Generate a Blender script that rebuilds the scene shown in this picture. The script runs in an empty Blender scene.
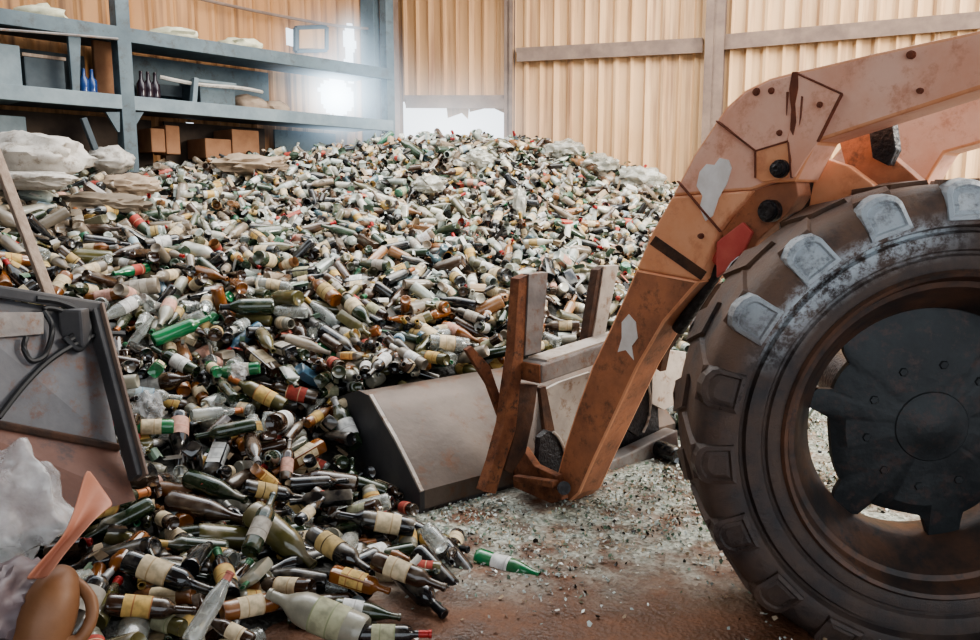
import bpy, bmesh, math, random
import numpy as np
from mathutils import Vector, Matrix, Euler, noise
R = math.radians
PI = math.pi
scene = bpy.context.scene
COL = scene.collection

# ------------------------------------------------------------------ camera
F = 800.0
CAM = Vector((0, 0, 1.6))
PITCH = math.atan(120 / F)
FWD = Vector((0, math.cos(PITCH), -math.sin(PITCH)))
UPV = Vector((0, math.sin(PITCH), math.cos(PITCH)))
RGT = Vector((1, 0, 0))
cam_d = bpy.data.cameras.new('camera')
cam_d.sensor_width = 36
cam_d.lens = F / 980 * 36
cam_d.clip_start = 0.05
cam_o = bpy.data.objects.new('camera', cam_d)
COL.objects.link(cam_o)
cam_o.location = CAM
cam_o.rotation_euler = (PI / 2 - PITCH, 0, 0)
scene.camera = cam_o

def ray(px, py):
    return FWD + RGT * ((px - 490) / F) + UPV * ((320 - py) / F)
def at(px, py, Y):                       # world point seen at a pixel, at distance Y into the shed
    d = ray(px, py)
    return CAM + d * (Y / d.y)
def ground(px, py, z=0.0):
    d = ray(px, py)
    return CAM + d * ((z - CAM.z) / d.z)
def on_plane(px, py, p0, n):
    d = ray(px, py)
    return CAM + d * ((Vector(p0) - CAM).dot(n) / d.dot(n))
def proj(p):
    v = Vector(p) - CAM
    z = v.dot(FWD)
    return 490 + F * v.dot(RGT) / z, 320 - F * v.dot(UPV) / z, z

# ------------------------------------------------------------------ materials
def nodes(name):
    m = bpy.data.materials.new(name)
    m.use_nodes = True
    nt = m.node_tree
    return m, nt, nt.nodes['Principled BSDF'], nt.links
def setp(b, **k):
    for key, v in k.items():
        b.inputs[key.replace('_', ' ')].default_value = v
def c4(c):
    return (c[0], c[1], c[2], 1)
def mat(name, c1, c2=None, scale=6, rough=.6, metal=0, bump=0, bscale=None, c3=None, coat=0, detail=6,
        lo=.35, hi=.65, stretch=(1, 1, 1), dust=None, dust_amt=.5, dust_lo=.45, trans=0, rough2=None, spec=.5):
    """noise mottled surface; dust = colour that settles on upward faces"""
    m, nt, b, L = nodes(name)
    N = nt.nodes
    tc = N.new('ShaderNodeTexCoord')
    mp = N.new('ShaderNodeMapping'); mp.inputs['Scale'].default_value = stretch
    L.new(tc.outputs['Object'], mp.inputs[0])
    n1 = N.new('ShaderNodeTexNoise'); n1.inputs['Scale'].default_value = scale; n1.inputs['Detail'].default_value = detail
    n1.inputs['Roughness'].default_value = .65
    L.new(mp.outputs[0], n1.inputs['Vector'])
    cr = N.new('ShaderNodeValToRGB')
    cr.color_ramp.elements[0].position = lo; cr.color_ramp.elements[0].color = c4(c1)
    cr.color_ramp.elements[1].position = hi; cr.color_ramp.elements[1].color = c4(c2 or c1)
    L.new(n1.outputs['Fac'], cr.inputs[0])
    col = cr.outputs[0]
    if c3:
        n3 = N.new('ShaderNodeTexNoise'); n3.inputs['Scale'].default_value = scale * 2.7; n3.inputs['Detail'].default_value = 8
        n3.inputs['Roughness'].default_value = .75
        L.new(mp.outputs[0], n3.inputs['Vector'])
        r3 = N.new('ShaderNodeValToRGB'); r3.color_ramp.elements[0].position = .52; r3.color_ramp.elements[1].position = .66
        L.new(n3.outputs['Fac'], r3.inputs[0])
        mx = N.new('ShaderNodeMix'); mx.data_type = 'RGBA'; mx.inputs[7].default_value = c4(c3)
        L.new(r3.outputs[0], mx.inputs[0]); L.new(col, mx.inputs[6])
        col = mx.outputs[2]
    if dust:
        ge = N.new('ShaderNodeNewGeometry'); sx = N.new('ShaderNodeSeparateXYZ')
        L.new(ge.outputs['Normal'], sx.inputs[0])
        nd = N.new('ShaderNodeTexNoise'); nd.inputs['Scale'].default_value = 9; nd.inputs['Detail'].default_value = 5
        L.new(ge.outputs['Position'], nd.inputs['Vector'])
        mu = N.new('ShaderNodeMath'); mu.operation = 'MULTIPLY'
        mr = N.new('ShaderNodeMapRange'); mr.inputs[1].default_value = .0; mr.inputs[2].default_value = .9
        L.new(sx.outputs[2], mr.inputs[0])
        rd = N.new('ShaderNodeMapRange'); rd.inputs[1].default_value = dust_lo; rd.inputs[2].default_value = .68; rd.inputs[4].default_value = dust_amt
        L.new(nd.outputs['Fac'], rd.inputs[0])
        L.new(mr.outputs[0], mu.inputs[0]); L.new(rd.outputs[0], mu.inputs[1])
        mx = N.new('ShaderNodeMix'); mx.data_type = 'RGBA'; mx.inputs[7].default_value = c4(dust)
        L.new(mu.outputs[0], mx.inputs[0]); L.new(col, mx.inputs[6])
        col = mx.outputs[2]
        ra = N.new('ShaderNodeMapRange'); ra.inputs[3].default_value = rough; ra.inputs[4].default_value = min(1, rough + .5)
        L.new(mu.outputs[0], ra.inputs[0]); L.new(ra.outputs[0], b.inputs['Roughness'])
    elif rough2 is not None:
        ra = N.new('ShaderNodeMapRange'); ra.inputs[1].default_value = .35; ra.inputs[2].default_value = .65
        ra.inputs[3].default_value = rough; ra.inputs[4].default_value = rough2
        L.new(n1.outputs['Fac'], ra.inputs[0]); L.new(ra.outputs[0], b.inputs['Roughness'])
    else:
        b.inputs['Roughness'].default_value = rough
    L.new(col, b.inputs['Base Color'])
    setp(b, Metallic=metal, Coat_Weight=coat, Coat_Roughness=.12, Transmission_Weight=trans, Specular_IOR_Level=spec)
    if bump:
        n2 = N.new('ShaderNodeTexNoise'); n2.inputs['Scale'].default_value = bscale or scale * 4; n2.inputs['Detail'].default_value = 5
        L.new(mp.outputs[0], n2.inputs['Vector'])
        bp = N.new('ShaderNodeBump'); bp.inputs['Strength'].default_value = bump; bp.inputs['Distance'].default_value = .02
        L.new(n2.outputs['Fac'], bp.inputs['Height']); L.new(bp.outputs[0], b.inputs['Normal'])
    return m

DUST = (.42, .36, .28)
M = {}
M['rust'] = mat('rusty_steel', (.13, .045, .022), (.30, .12, .055), 7, .8, .1, .4, c3=(.05, .028, .02))
M['rust_dark'] = mat('dark_rusty_steel', (.035, .024, .02), (.12, .055, .03), 6, .75, .15, .4)
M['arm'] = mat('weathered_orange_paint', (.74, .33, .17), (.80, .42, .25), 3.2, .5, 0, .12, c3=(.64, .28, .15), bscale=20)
M['arm_pink'] = mat('pale_pink_orange_paint', (.76, .40, .28), (.84, .54, .42), 3.2, .5, 0, .1, c3=(.62, .30, .2), bscale=20)
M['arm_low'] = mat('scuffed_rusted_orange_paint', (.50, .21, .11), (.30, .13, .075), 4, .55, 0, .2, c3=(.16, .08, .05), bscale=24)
M['seam'] = mat('dark_weld_rust', (.12, .04, .025), (.22, .07, .035), 12, .8)
M['smear'] = mat('white_paint_smear', (.72, .68, .64), (.86, .84, .82), 9, .7)
M['grease'] = mat('black_grease', (.012, .011, .013), (.03, .027, .028), 14, .35, 0, .5)
M['red'] = mat('faded_red_paint', (.52, .085, .07), (.62, .15, .12), 5, .5, 0, .1)
M['bare'] = mat('worn_bare_steel', (.17, .155, .15), (.29, .26, .24), 5, .5, .35, .15, c3=(.20, .11, .07))
M['bare_light'] = mat('pale_worn_steel', (.38, .33, .29), (.54, .48, .42), 5, .55, .1, .1, c3=(.26, .16, .10))
M['bucket'] = mat('scraped_bucket_steel', (.10, .075, .06), (.155, .118, .094), 2.2, .45, .3, .1, c3=(.13, .06, .03), bscale=30)
M['bucket_dark'] = mat('dark_bucket_steel', (.06, .06, .065), (.11, .105, .105), 3, .55, .3, .15)
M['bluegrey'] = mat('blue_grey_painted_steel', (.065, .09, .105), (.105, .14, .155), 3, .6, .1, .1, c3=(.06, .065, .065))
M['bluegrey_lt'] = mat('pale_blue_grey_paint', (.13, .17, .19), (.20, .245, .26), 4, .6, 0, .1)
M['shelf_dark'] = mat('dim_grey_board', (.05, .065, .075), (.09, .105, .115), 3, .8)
M['shade_brown'] = mat('shade_brown_board', (.05, .035, .028), (.10, .07, .05), 3, .85)
M['brownbox'] = mat('brown_cardboard', (.24, .115, .06), (.33, .17, .09), 5, .85)
M['wood'] = mat('weathered_wood', (.28, .20, .15), (.42, .32, .25), 7, .8, 0, .2, stretch=(6, 6, .6))
M['sack'] = mat('white_woven_sack', (.36, .33, .29), (.54, .50, .45), 4, .8, 0, .3, c3=(.22, .18, .14))
M['skip'] = mat('stained_grey_steel', (.10, .10, .11), (.17, .165, .17), 2.6, .55, .3, .15, c3=(.15, .075, .05))
M['skip_rust'] = mat('brown_rusted_plate', (.13, .06, .042), (.19, .095, .07), 3, .65, .1, .2, c3=(.08, .05, .045))
M['rubber_cable'] = mat('black_rubber', (.012, .012, .013), (.02, .02, .022), 10, .5)
M['tc'] = mat('terracotta_plastic', (.36, .14, .085), (.46, .20, .13), 3, .55, 0, .1)
M['clay'] = mat('brown_plastic', (.17, .075, .032), (.24, .12, .06), 4, .5, 0, .15)
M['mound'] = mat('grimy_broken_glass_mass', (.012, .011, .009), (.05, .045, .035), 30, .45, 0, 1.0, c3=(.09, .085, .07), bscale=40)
M['tin'] = mat('silvery_scrap', (.35, .34, .33), (.5, .48, .46), 6, .3, .6)

def floor_material():
    m, nt, b, L = nodes('wet_brown_earth')
    N = nt.nodes
    ge = N.new('ShaderNodeNewGeometry')
    n1 = N.new('ShaderNodeTexNoise'); n1.inputs['Scale'].default_value = 3.2; n1.inputs['Detail'].default_value = 9; n1.inputs['Roughness'].default_value = .7
    L.new(ge.outputs['Position'], n1.inputs['Vector'])
    cr = N.new('ShaderNodeValToRGB'); e = cr.color_ramp.elements
    e[0].position = .3; e[0].color = (.05, .025, .015, 1); e[1].position = .7; e[1].color = (.26, .125, .068, 1)
    x = cr.color_ramp.elements.new(.5); x.color = (.14, .064, .034, 1)
    L.new(n1.outputs['Fac'], cr.inputs[0])
    # crushed glass grit
    vo = N.new('ShaderNodeTexVoronoi'); vo.inputs['Scale'].default_value = 55
    L.new(ge.outputs['Position'], vo.inputs['Vector'])
    gr = N.new('ShaderNodeValToRGB'); e = gr.color_ramp.elements
    e[0].position = .0; e[0].color = (.10, .115, .095, 1); e[1].position = 1; e[1].color = (.66, .69, .60, 1)
    L.new(vo.outputs['Color'], gr.inputs[0])
    mk = N.new('ShaderNodeSeparateXYZ'); L.new(ge.outputs['Position'], mk.inputs[0])
    my = N.new('ShaderNodeMapRange'); my.inputs[1].default_value = 2.9; my.inputs[2].default_value = 3.6
    L.new(mk.outputs[1], my.inputs[0])
    n2 = N.new('ShaderNodeTexNoise'); n2.inputs['Scale'].default_value = 5; n2.inputs['Detail'].default_value = 6
    L.new(ge.outputs['Position'], n2.inputs['Vector'])
    m2 = N.new('ShaderNodeMapRange'); m2.inputs[1].default_value = .35; m2.inputs[2].default_value = .6
    L.new(n2.outputs['Fac'], m2.inputs[0])
    mu = N.new('ShaderNodeMath'); mu.operation = 'MULTIPLY'
    L.new(my.outputs[0], mu.inputs[0]); L.new(m2.outputs[0], mu.inputs[1])
    mx = N.new('ShaderNodeMix'); mx.data_type = 'RGBA'
    L.new(mu.outputs[0], mx.inputs[0]); L.new(cr.outputs[0], mx.inputs[6]); L.new(gr.outputs[0], mx.inputs[7])
    L.new(mx.outputs[2], b.inputs['Base Color'])
    rr = N.new('ShaderNodeMapRange'); rr.inputs[1].default_value = .4; rr.inputs[2].default_value = .6; rr.inputs[3].default_value = .28; rr.inputs[4].default_value = .75
    L.new(n1.outputs['Fac'], rr.inputs[0]); L.new(rr.outputs[0], b.inputs['Roughness'])
    bp = N.new('ShaderNodeBump'); bp.inputs['Strength'].default_value = .8; bp.inputs['Distance'].default_value = .03
    ad = N.new('ShaderNodeMath'); ad.operation = 'ADD'
    L.new(n1.outputs['Fac'], ad.inputs[0]); 
    vs = N.new('ShaderNodeMath'); vs.operation = 'MULTIPLY'; vs.inputs[1].default_value = .25
    L.new(vo.outputs['Distance'], vs.inputs[0]); L.new(vs.outputs[0], ad.inputs[1])
    L.new(ad.outputs[0], bp.inputs['Height']); L.new(bp.outputs[0], b.inputs['Normal'])
    return m
M['floor'] = floor_material()

def sheet_material(name, c1, c2, streak):
    """old corrugated sheet: tan, vertical dirt streaks along the folds (object X runs along the wall, Z up)"""
    m, nt, b, L = nodes(name)
    N = nt.nodes
    tc = N.new('ShaderNodeTexCoord')
    def nz(sc, detail, stretch):
        mp = N.new('ShaderNodeMapping'); mp.inputs['Scale'].default_value = stretch
        L.new(tc.outputs['Object'], mp.inputs[0])
        n = N.new('ShaderNodeTexNoise'); n.inputs['Scale'].default_value = sc; n.inputs['Detail'].default_value = detail
        L.new(mp.outputs[0], n.inputs['Vector'])
        return n
    a = nz(1.3, 5, (1, 1, .6))
    cr = N.new('ShaderNodeValToRGB'); cr.color_ramp.elements[0].position = .3; cr.color_ramp.elements[1].position = .7
    cr.color_ramp.elements[0].color = c4(c1); cr.color_ramp.elements[1].color = c4(c2)
    L.new(a.outputs['Fac'], cr.inputs[0])
    s = nz(7, 6, (1.6, 1, .07))
    sr = N.new('ShaderNodeMapRange'); sr.inputs[1].default_value = .5; sr.inputs[2].default_value = .72; sr.inputs[4].default_value = .9
    L.new(s.outputs['Fac'], sr.inputs[0])
    mx = N.new('ShaderNodeMix'); mx.data_type = 'RGBA'; mx.inputs[7].default_value = c4(streak)
    L.new(sr.outputs[0], mx.inputs[0]); L.new(cr.outputs[0], mx.inputs[6])
    # colour turns browner towards the corner
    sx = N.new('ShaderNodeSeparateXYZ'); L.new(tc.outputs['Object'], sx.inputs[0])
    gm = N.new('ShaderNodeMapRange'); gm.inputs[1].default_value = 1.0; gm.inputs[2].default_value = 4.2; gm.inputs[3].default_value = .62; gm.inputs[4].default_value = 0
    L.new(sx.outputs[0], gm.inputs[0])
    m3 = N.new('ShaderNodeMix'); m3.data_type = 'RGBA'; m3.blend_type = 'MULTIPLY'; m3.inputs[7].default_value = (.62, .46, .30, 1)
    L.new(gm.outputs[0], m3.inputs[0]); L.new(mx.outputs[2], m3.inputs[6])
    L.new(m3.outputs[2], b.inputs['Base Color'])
    setp(b, Roughness=.65)
    return m
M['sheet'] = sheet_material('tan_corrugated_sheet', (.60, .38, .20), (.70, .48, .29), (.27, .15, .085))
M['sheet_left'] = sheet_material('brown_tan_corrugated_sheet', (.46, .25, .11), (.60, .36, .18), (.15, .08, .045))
M['girt'] = mat('dusty_brown_steel', (.15, .105, .085), (.24, .17, .13), 4, .75)

def plastic_film(name, tint, alpha):
    m, nt, b, L = nodes(name)
    N = nt.nodes
    setp(b, Roughness=.18, Coat_Weight=.6)
    n = N.new('ShaderNodeTexNoise'); n.inputs['Scale'].default_value = 7; n.inputs['Detail'].default_value = 7
    tc = N.new('ShaderNodeTexCoord'); L.new(tc.outputs['Object'], n.inputs['Vector'])
    cr = N.new('ShaderNodeValToRGB'); cr.color_ramp.elements[0].position = .35; cr.color_ramp.elements[1].position = .7
    cr.color_ramp.elements[0].color = c4([t * .7 for t in tint]); cr.color_ramp.elements[1].color = c4(tint)
    L.new(n.outputs['Fac'], cr.inputs[0]); L.new(cr.outputs[0], b.inputs['Base Color'])
    mr = N.new('ShaderNodeMapRange'); mr.inputs[1].default_value = .3; mr.inputs[2].default_value = .7
    mr.inputs[3].default_value = alpha * .55; mr.inputs[4].default_value = min(1, alpha * 1.3)
    L.new(n.outputs['Fac'], mr.inputs[0]); L.new(mr.outputs[0], b.inputs['Alpha'])
    bp = N.new('ShaderNodeBump'); bp.inputs['Strength'].default_value = .7; bp.inputs['Distance'].default_value = .03
    n2 = N.new('ShaderNodeTexNoise'); n2.inputs['Scale'].default_value = 4; n2.inputs['Detail'].default_value = 3; n2.inputs['Distortion'].default_value = 2.5
    L.new(tc.outputs['Object'], n2.inputs['Vector']); L.new(n2.outputs['Fac'], bp.inputs['Height']); L.new(bp.outputs[0], b.inputs['Normal'])
    return m
M['film'] = plastic_film('clear_crumpled_plastic', (.84, .84, .84), .42)
M['film_dull'] = plastic_film('dusty_pale_plastic', (.56, .55, .48), .9)

# ------------------------------------------------------------------ mesh helpers
def link(name, me, m=None, parent=None):
    o = bpy.data.objects.new(name, me)
    COL.objects.link(o)
    if m is not None:
        for x in (m if isinstance(m, (list, tuple)) else [m]):
            me.materials.append(x)
    if parent is not None:
        o.parent = parent
    return o
def obj(name, bm, m, parent=None, smooth=None, bev=0, origin=None):
    me = bpy.data.meshes.new(name)
    bmesh.ops.recalc_face_normals(bm, faces=bm.faces)
    if bev:
        es = [e for e in bm.edges if len(e.link_faces) == 2 and e.calc_face_angle(0) > .5]
        bmesh.ops.bevel(bm, geom=es, offset=bev, segments=2, affect='EDGES', profile=.6)
    if smooth is not None:
        for f in bm.faces: f.smooth = True
        for e in bm.edges:
            if len(e.link_faces) == 2 and e.calc_face_angle(0) > smooth: e.smooth = False
    if origin is not None:
        bmesh.ops.translate(bm, verts=bm.verts, vec=-Vector(origin))
    bm.to_mesh(me); bm.free()
    o = link(name, me, m, parent)
    if origin is not None: o.location = Vector(origin)
    return o
def tag(o, label=None, cat=None, group=None, kind=None):
    if label: o['label'] = label
    if cat: o['category'] = cat
    if group: o['group'] = group
    if kind: o['kind'] = kind
    return o
def empty(name, loc, label=None, cat=None, group=None):
    o = bpy.data.objects.new(name, None); COL.objects.link(o)
    o.location = loc; o.empty_display_size = .1
    bpy.context.view_layer.update()
    return tag(o, label, cat, group)
def adopt(root, *kids):                    # parent world-built meshes under an Empty without moving them
    for k in kids:
        k.parent = root
        k.matrix_parent_inverse = Matrix.Translation(-Vector(root.location))
    return kids[0] if kids else None
def add_box(bm, c, s, rot=None):
    r = bmesh.ops.create_cube(bm, size=1)
    mt = Matrix.Translation(Vector(c)) @ (rot.to_4x4() if rot is not None else Matrix.Identity(4)) @ Matrix.Diagonal((s[0], s[1], s[2], 1))
    bmesh.ops.transform(bm, matrix=mt, verts=r['verts'])
    return r['verts']
def add_prism(bm, pts, off):               # polygon given in 3-D, thickened by the vector off
    a = [bm.verts.new(p) for p in pts]
    b = [bm.verts.new(Vector(p) + off) for p in pts]
    n = len(a)
    bm.faces.new(a); bm.faces.new(b[::-1])
    for i in range(n):
        bm.faces.new((a[i], b[i], b[(i + 1) % n], a[(i + 1) % n]))
def add_bar(bm, p, q, w, h, up=Vector((0, 0, 1))):
    p, q = Vector(p), Vector(q)
    d = (q - p); L_ = d.length; d.normalize()
    x = d.cross(up); x.normalize(); z = x.cross(d)
    rot = Matrix((x, d, z)).transposed()
    add_box(bm, (p + q) / 2, (w, L_, h), rot)
def add_tube(bm, pts, r, seg=8, cap=True):
    pts = [Vector(p) for p in pts]
    rs = r if isinstance(r, (list, tuple)) else [r] * len(pts)
    rings = []
    ref = Vector((0.13, .21, .97))
    for i, p in enumerate(pts):
        d = (pts[min(i + 1, len(pts) - 1)] - pts[max(i - 1, 0)]).normalized()
        x = d.cross(ref); x.normalize(); y = x.cross(d)
        rings.append([bm.verts.new(p + (x * math.cos(2 * PI * k / seg) + y * math.sin(2 * PI * k / seg)) * rs[i]) for k in range(seg)])
    for a, b in zip(rings, rings[1:]):
        for k in range(seg):
            bm.faces.new((a[k], a[(k + 1) % seg], b[(k + 1) % seg], b[k]))
    if cap:
        bm.faces.new(rings[0]); bm.faces.new(rings[-1][::-1])
def add_lathe(bm, prof, seg=32, mat_i=0, mtx=None):        # (r, z) round local Z
    rings = []
    for r, z in prof:
        if r < 1e-6: rings.append([bm.verts.new((0, 0, z))])
        else: rings.append([bm.verts.new((r * math.cos(2 * PI * k / seg), r * math.sin(2 * PI * k / seg), z)) for k in range(seg)])
    vs = [v for g in rings for v in g]
    for a, b in zip(rings, rings[1:]):
        for k in range(seg):
            k2 = (k + 1) % seg
            if len(a) == 1 and len(b) == 1: continue
            if len(a) == 1: f = bm.faces.new((a[0], b[k2], b[k]))
            elif len(b) == 1: f = bm.faces.new((a[k], a[k2], b[0]))
            else: f = bm.faces.new((a[k], a[k2], b[k2], b[k]))
            f.material_index = mat_i
    if mtx is not None: bmesh.ops.transform(bm, matrix=mtx, verts=vs)
    return vs
def spline(pts, n=8):
    out = []
    P = [Vector(p) for p in pts]
    for i in range(len(P) - 1):
        p0, p1, p2, p3 = P[max(i - 1, 0)], P[i], P[i + 1], P[min(i + 2, len(P) - 1)]
        for k in range(n):
            t = k / n
            out.append(.5 * ((2 * p1) + (p2 - p0) * t + (2 * p0 - 5 * p1 + 4 * p2 - p3) * t * t + (3 * p1 - p0 - 3 * p2 + p3) * t ** 3))
    return out + [P[-1]]
def crumple(name, c, size, m, seed, parent=None, sub=4, amp=.35, fr=2.2, flat=False, soft=0):
    """a soft lump (sack, bag, film) pushed about by noise"""
    bm = bmesh.new()
    bmesh.ops.create_icosphere(bm, subdivisions=sub, radius=1)
    for v in bm.verts:
        p = v.co.copy()
        d = noise.noise(p * fr + Vector((seed * 3.1, seed, 7))) * amp + abs(noise.noise(p * fr * 2.7 + Vector((seed, 2, seed)))) * amp * .8 \
            + noise.noise(p * fr * 6 + Vector((seed, 9, 1))) * amp * .2
        v.co = p * (1 + d)
        if flat and v.co.z < -.35: v.co.z = -.35
        v.co = Vector((v.co.x * size[0], v.co.y * size[1], v.co.z * size[2]))
    for _ in range(soft): bmesh.ops.smooth_vert(bm, verts=bm.verts, factor=.5, use_axis_x=True, use_axis_y=True, use_axis_z=True)
    o = obj(name, bm, m, parent, smooth=.9 if not soft else 3)
    o.location = c
    return o

# ------------------------------------------------------------------ walls, floor, posts
U2 = Vector((.93, -.36, 0)).normalized()         # along the right-hand wall
S2 = Vector((.676, .737, 0)).normalized()        # along the left-hand wall
CORNER = Vector((-1.44, 11.185, 0))
NR = Vector((-.36, -.93, 0)).normalized()        # right wall faces the camera
NL = Vector((.737, -.676, 0)).normalized()
def on_right(px, py, off=0): return on_plane(px, py, CORNER + NR * off, NR)
def on_left(px, py, off=0): return on_plane(px, py, CORNER + NL * off, NL)
def uv_right(px, py): 
    p = on_right(px, py) - CORNER; return p.dot(U2), p.z
def uv_left(px, py):
    p = on_left(px, py) - CORNER; return p.dot(S2), p.z
def corrugated(name, origin, dirv, nrm, u0, u1, z0, z1, pitch, depth, m, hole, du=.03, dz=.12):
    bm = bmesh.new()
    nu = int((u1 - u0) / du); nz = int((z1 - z0) / dz)
    V = {}
    def vert(i, k):
        if (i, k) not in V:
            u = u0 + i * du
            t = (u / pitch) % 1
            d = 0 if t < .55 else (depth * min(1, (t - .55) / .1) if t < .8 else depth * max(0, 1 - (t - .8) / .1))
            V[i, k] = bm.verts.new((u, -d, z0 + k * dz))
        return V[i, k]
    for i in range(nu):
        for k in range(nz):
            if hole(u0 + (i + .5) * du, z0 + (k + .5) * dz): continue
            bm.faces.new((vert(i, k), vert(i + 1, k), vert(i + 1, k + 1), vert(i, k + 1)))
    me = bpy.data.meshes.new(name); bm.to_mesh(me); bm.free()
    o = link(name, me, m)
    o.matrix_world = Matrix.Translation(origin) @ Matrix(((dirv.x, -nrm.x, 0), (dirv.y, -nrm.y, 0), (0, 0, 1))).to_4x4()
    return o
WTOP = 5.2
ga, gz0 = uv_right(404, 136); gb, gz1 = uv_right(507, 101)
def hole_r(u, z):
    if ga < u < gb and gz0 - .4 < z < gz1:
        return True
    return False
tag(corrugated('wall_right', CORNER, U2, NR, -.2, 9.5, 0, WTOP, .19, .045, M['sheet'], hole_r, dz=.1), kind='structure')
def disc(px, py, rx, rz):
    u, z = uv_left(px, py)
    return (u, z, rx, rz)
LH = [disc(336, 97, .26, .25), disc(349, 40, .10, .20), disc(349, 68, .07, .22), disc(291, 38, .10, .11), disc(190, 138, .07, .17)]
def hole_l(u, z):
    for (a, c, rx, rz) in LH:
        w = 1 + .35 * noise.noise(Vector((u * 9, z * 9, a)))
        if ((u - a) / rx) ** 2 + ((z - c) / rz) ** 2 < w: return True
    return False
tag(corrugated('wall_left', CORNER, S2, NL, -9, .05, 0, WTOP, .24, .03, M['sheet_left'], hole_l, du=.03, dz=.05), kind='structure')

bm = bmesh.new()
bmesh.ops.create_grid(bm, x_segments=2, y_segments=2, size=1)
for v in bm.verts: v.co = Vector((v.co.x * 13 + 1, v.co.y * 9 + 5, 0))
tag(obj('floor', bm, M['floor']), kind='structure')

def wall_bar(bm, fn, p, q, w, d):            # steel member lying against a wall between two pixels
    a, b = fn(*p, d / 2), fn(*q, d / 2)
    n = NR if fn is on_right else NL
    add_bar(bm, a, b, w, d, n)
def struct(name, bm, m, **k): return tag(obj(name, bm, m, **k), kind='structure')
# posts and rails of the right wall
for nm, px, w, d in (('post', 511, .11, .12), ('post', 712, .21, .2)):
    p = on_right(px, 150); bm = bmesh.new()
    bx = Matrix((U2, -NR, Vector((0, 0, 1)))).transposed()
    c = Vector((p.x, p.y, WTOP / 2)) + NR * (d / 2)
    add_box(bm, c + NR * (d / 2 - .012), (w, .024, WTOP), bx); add_box(bm, c - NR * (d / 2 - .012), (w, .024, WTOP), bx)
    add_box(bm, c, (.03, d, WTOP), bx)
    struct('wall_post', bm, M['girt'])
for p, q in (((517, 51), (703, 41)), ((722, 38), (1000, 13.5)), ((406, 98), (505, 98))):
    bm = bmesh.new(); wall_bar(bm, on_right, p, q, .06, .1)
    a, b = on_right(*p, .11), on_right(*q, .11)
    add_bar(bm, a + Vector((0, 0, -.07)), b + Vector((0, 0, -.07)), .12, .02, NR)
    struct('wall_rail', bm, M['girt'])
# corner posts: dark pair, one blue-grey, one brown
for px, w, d, m in ((383, .20, .3, 'bluegrey'), (400, .16, .22, 'girt')):
    p = on_right(px, 120); bm = bmesh.new()
    bx = Matrix((U2, -NR, Vector((0, 0, 1)))).transposed()
    add_box(bm, Vector((p.x, p.y, WTOP / 2)) + NR * d, (w, .15, WTOP), bx)
    struct('wall_post', bm, M[m], bev=.01)
# torn sheet ends hanging in the gap under the right wall
rnd = random.Random(4)
bm = bmesh.new()
for a, b, c in ((404, 448, 106), (446, 470, 118), (468, 506, 112)):
    pts = [on_right(a, 99, -.03), on_right(b, 99, -.03), on_right(b - 2, c + 1, -.05), on_right((a + b) / 2 + 4, c - 5, -.05), on_right(a + 2, c, -.05)]
    add_prism(bm, pts, NR * .01)
struct('trim_1', bm, M['sheet'])
# unseen ceiling added for shade: keeps the sky off the front of the heap, open strip lets light down on its back
bm = bmesh.new()
for (x0, x1, y0, y1) in CEIL if 'CEIL' in globals() else ((-12, 13, -4, 3.4), (-12, 13, 8.4, 13)):
    add_box(bm, ((x0 + x1) / 2, (y0 + y1) / 2, WTOP + .06), (x1 - x0, y1 - y0, .08))
tag(obj('ceiling_shade', bm, M['girt']), kind='structure')
bm = bmesh.new(); add_box(bm, (-7, -3.4, WTOP / 2), (8.4, .1, WTOP)); tag(obj('wall_back_shade', bm, M['girt']), kind='structure')  # unseen wall added behind the camera to darken the foreground
bm = bmesh.new(); add_box(bm, (-8.2, 1.2, WTOP / 2), (.1, 9.2, WTOP)); tag(obj('wall_side_shade', bm, M['girt']), kind='structure')  # unseen left wall, likewise added to keep light off the foreground
# ------------------------------------------------------------------ wheel loader
H = Vector((-.62, .78, 0)).normalized()       # the way the loader faces
LT = Vector((.78, .62, 0)).normalized()       # across the loader, away from the camera
A0 = ground(560, 497)
def arm_pt(px, py, off=0): return on_plane(px, py, A0 + LT * off, LT)
loader = empty('wheel_loader', (1.5, 3.0, 0), 'rusty orange wheel loader reaching its bucket into the heap of bottles', 'loader')

def poly(bm, fn, px, off0, thick, vec, mi=0):
    n0 = len(bm.faces)
    add_prism(bm, [fn(x, y, off0) for x, y in px], vec * thick)
    bm.faces.ensure_lookup_table()
    for f in bm.faces[n0:]: f.material_index = mi
ARM_UP = [(1120, -12), (985, 29), (930, 41), (870, 54), (820, 66), (795, 71.5), (770, 78), (745, 90), (725, 108), (707, 135), (694, 154),
          (672, 196), (752, 190), (770, 183), (795, 182), (806, 160), (816, 142), (880, 121), (985, 87), (1120, 48)]
ARM_MID = [(672, 196), (652, 232), (636, 269), (700, 281), (706, 262), (718, 230), (752, 190)]
ARM_LOW = [(636, 269), (628, 288), (610, 328), (592, 366), (578, 405), (565, 445), (555, 482), (557, 500), (569, 503), (579, 494),
           (594, 460), (610, 426), (637, 368), (664, 322), (690, 292), (700, 281)]
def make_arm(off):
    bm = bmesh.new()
    poly(bm, arm_pt, ARM_UP, off, .17, LT, 2); poly(bm, arm_pt, ARM_MID, off, .17, LT, 0); poly(bm, arm_pt, ARM_LOW, off, .17, LT, 1)  # paler pink on the upper arm makes up for dim light there
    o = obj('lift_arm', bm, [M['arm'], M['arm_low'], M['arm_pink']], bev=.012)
    adopt(loader, o)
    return o
arm = make_arm(0)
far_arm = make_arm(.0)
far_arm.location += LT * 1.12
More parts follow.
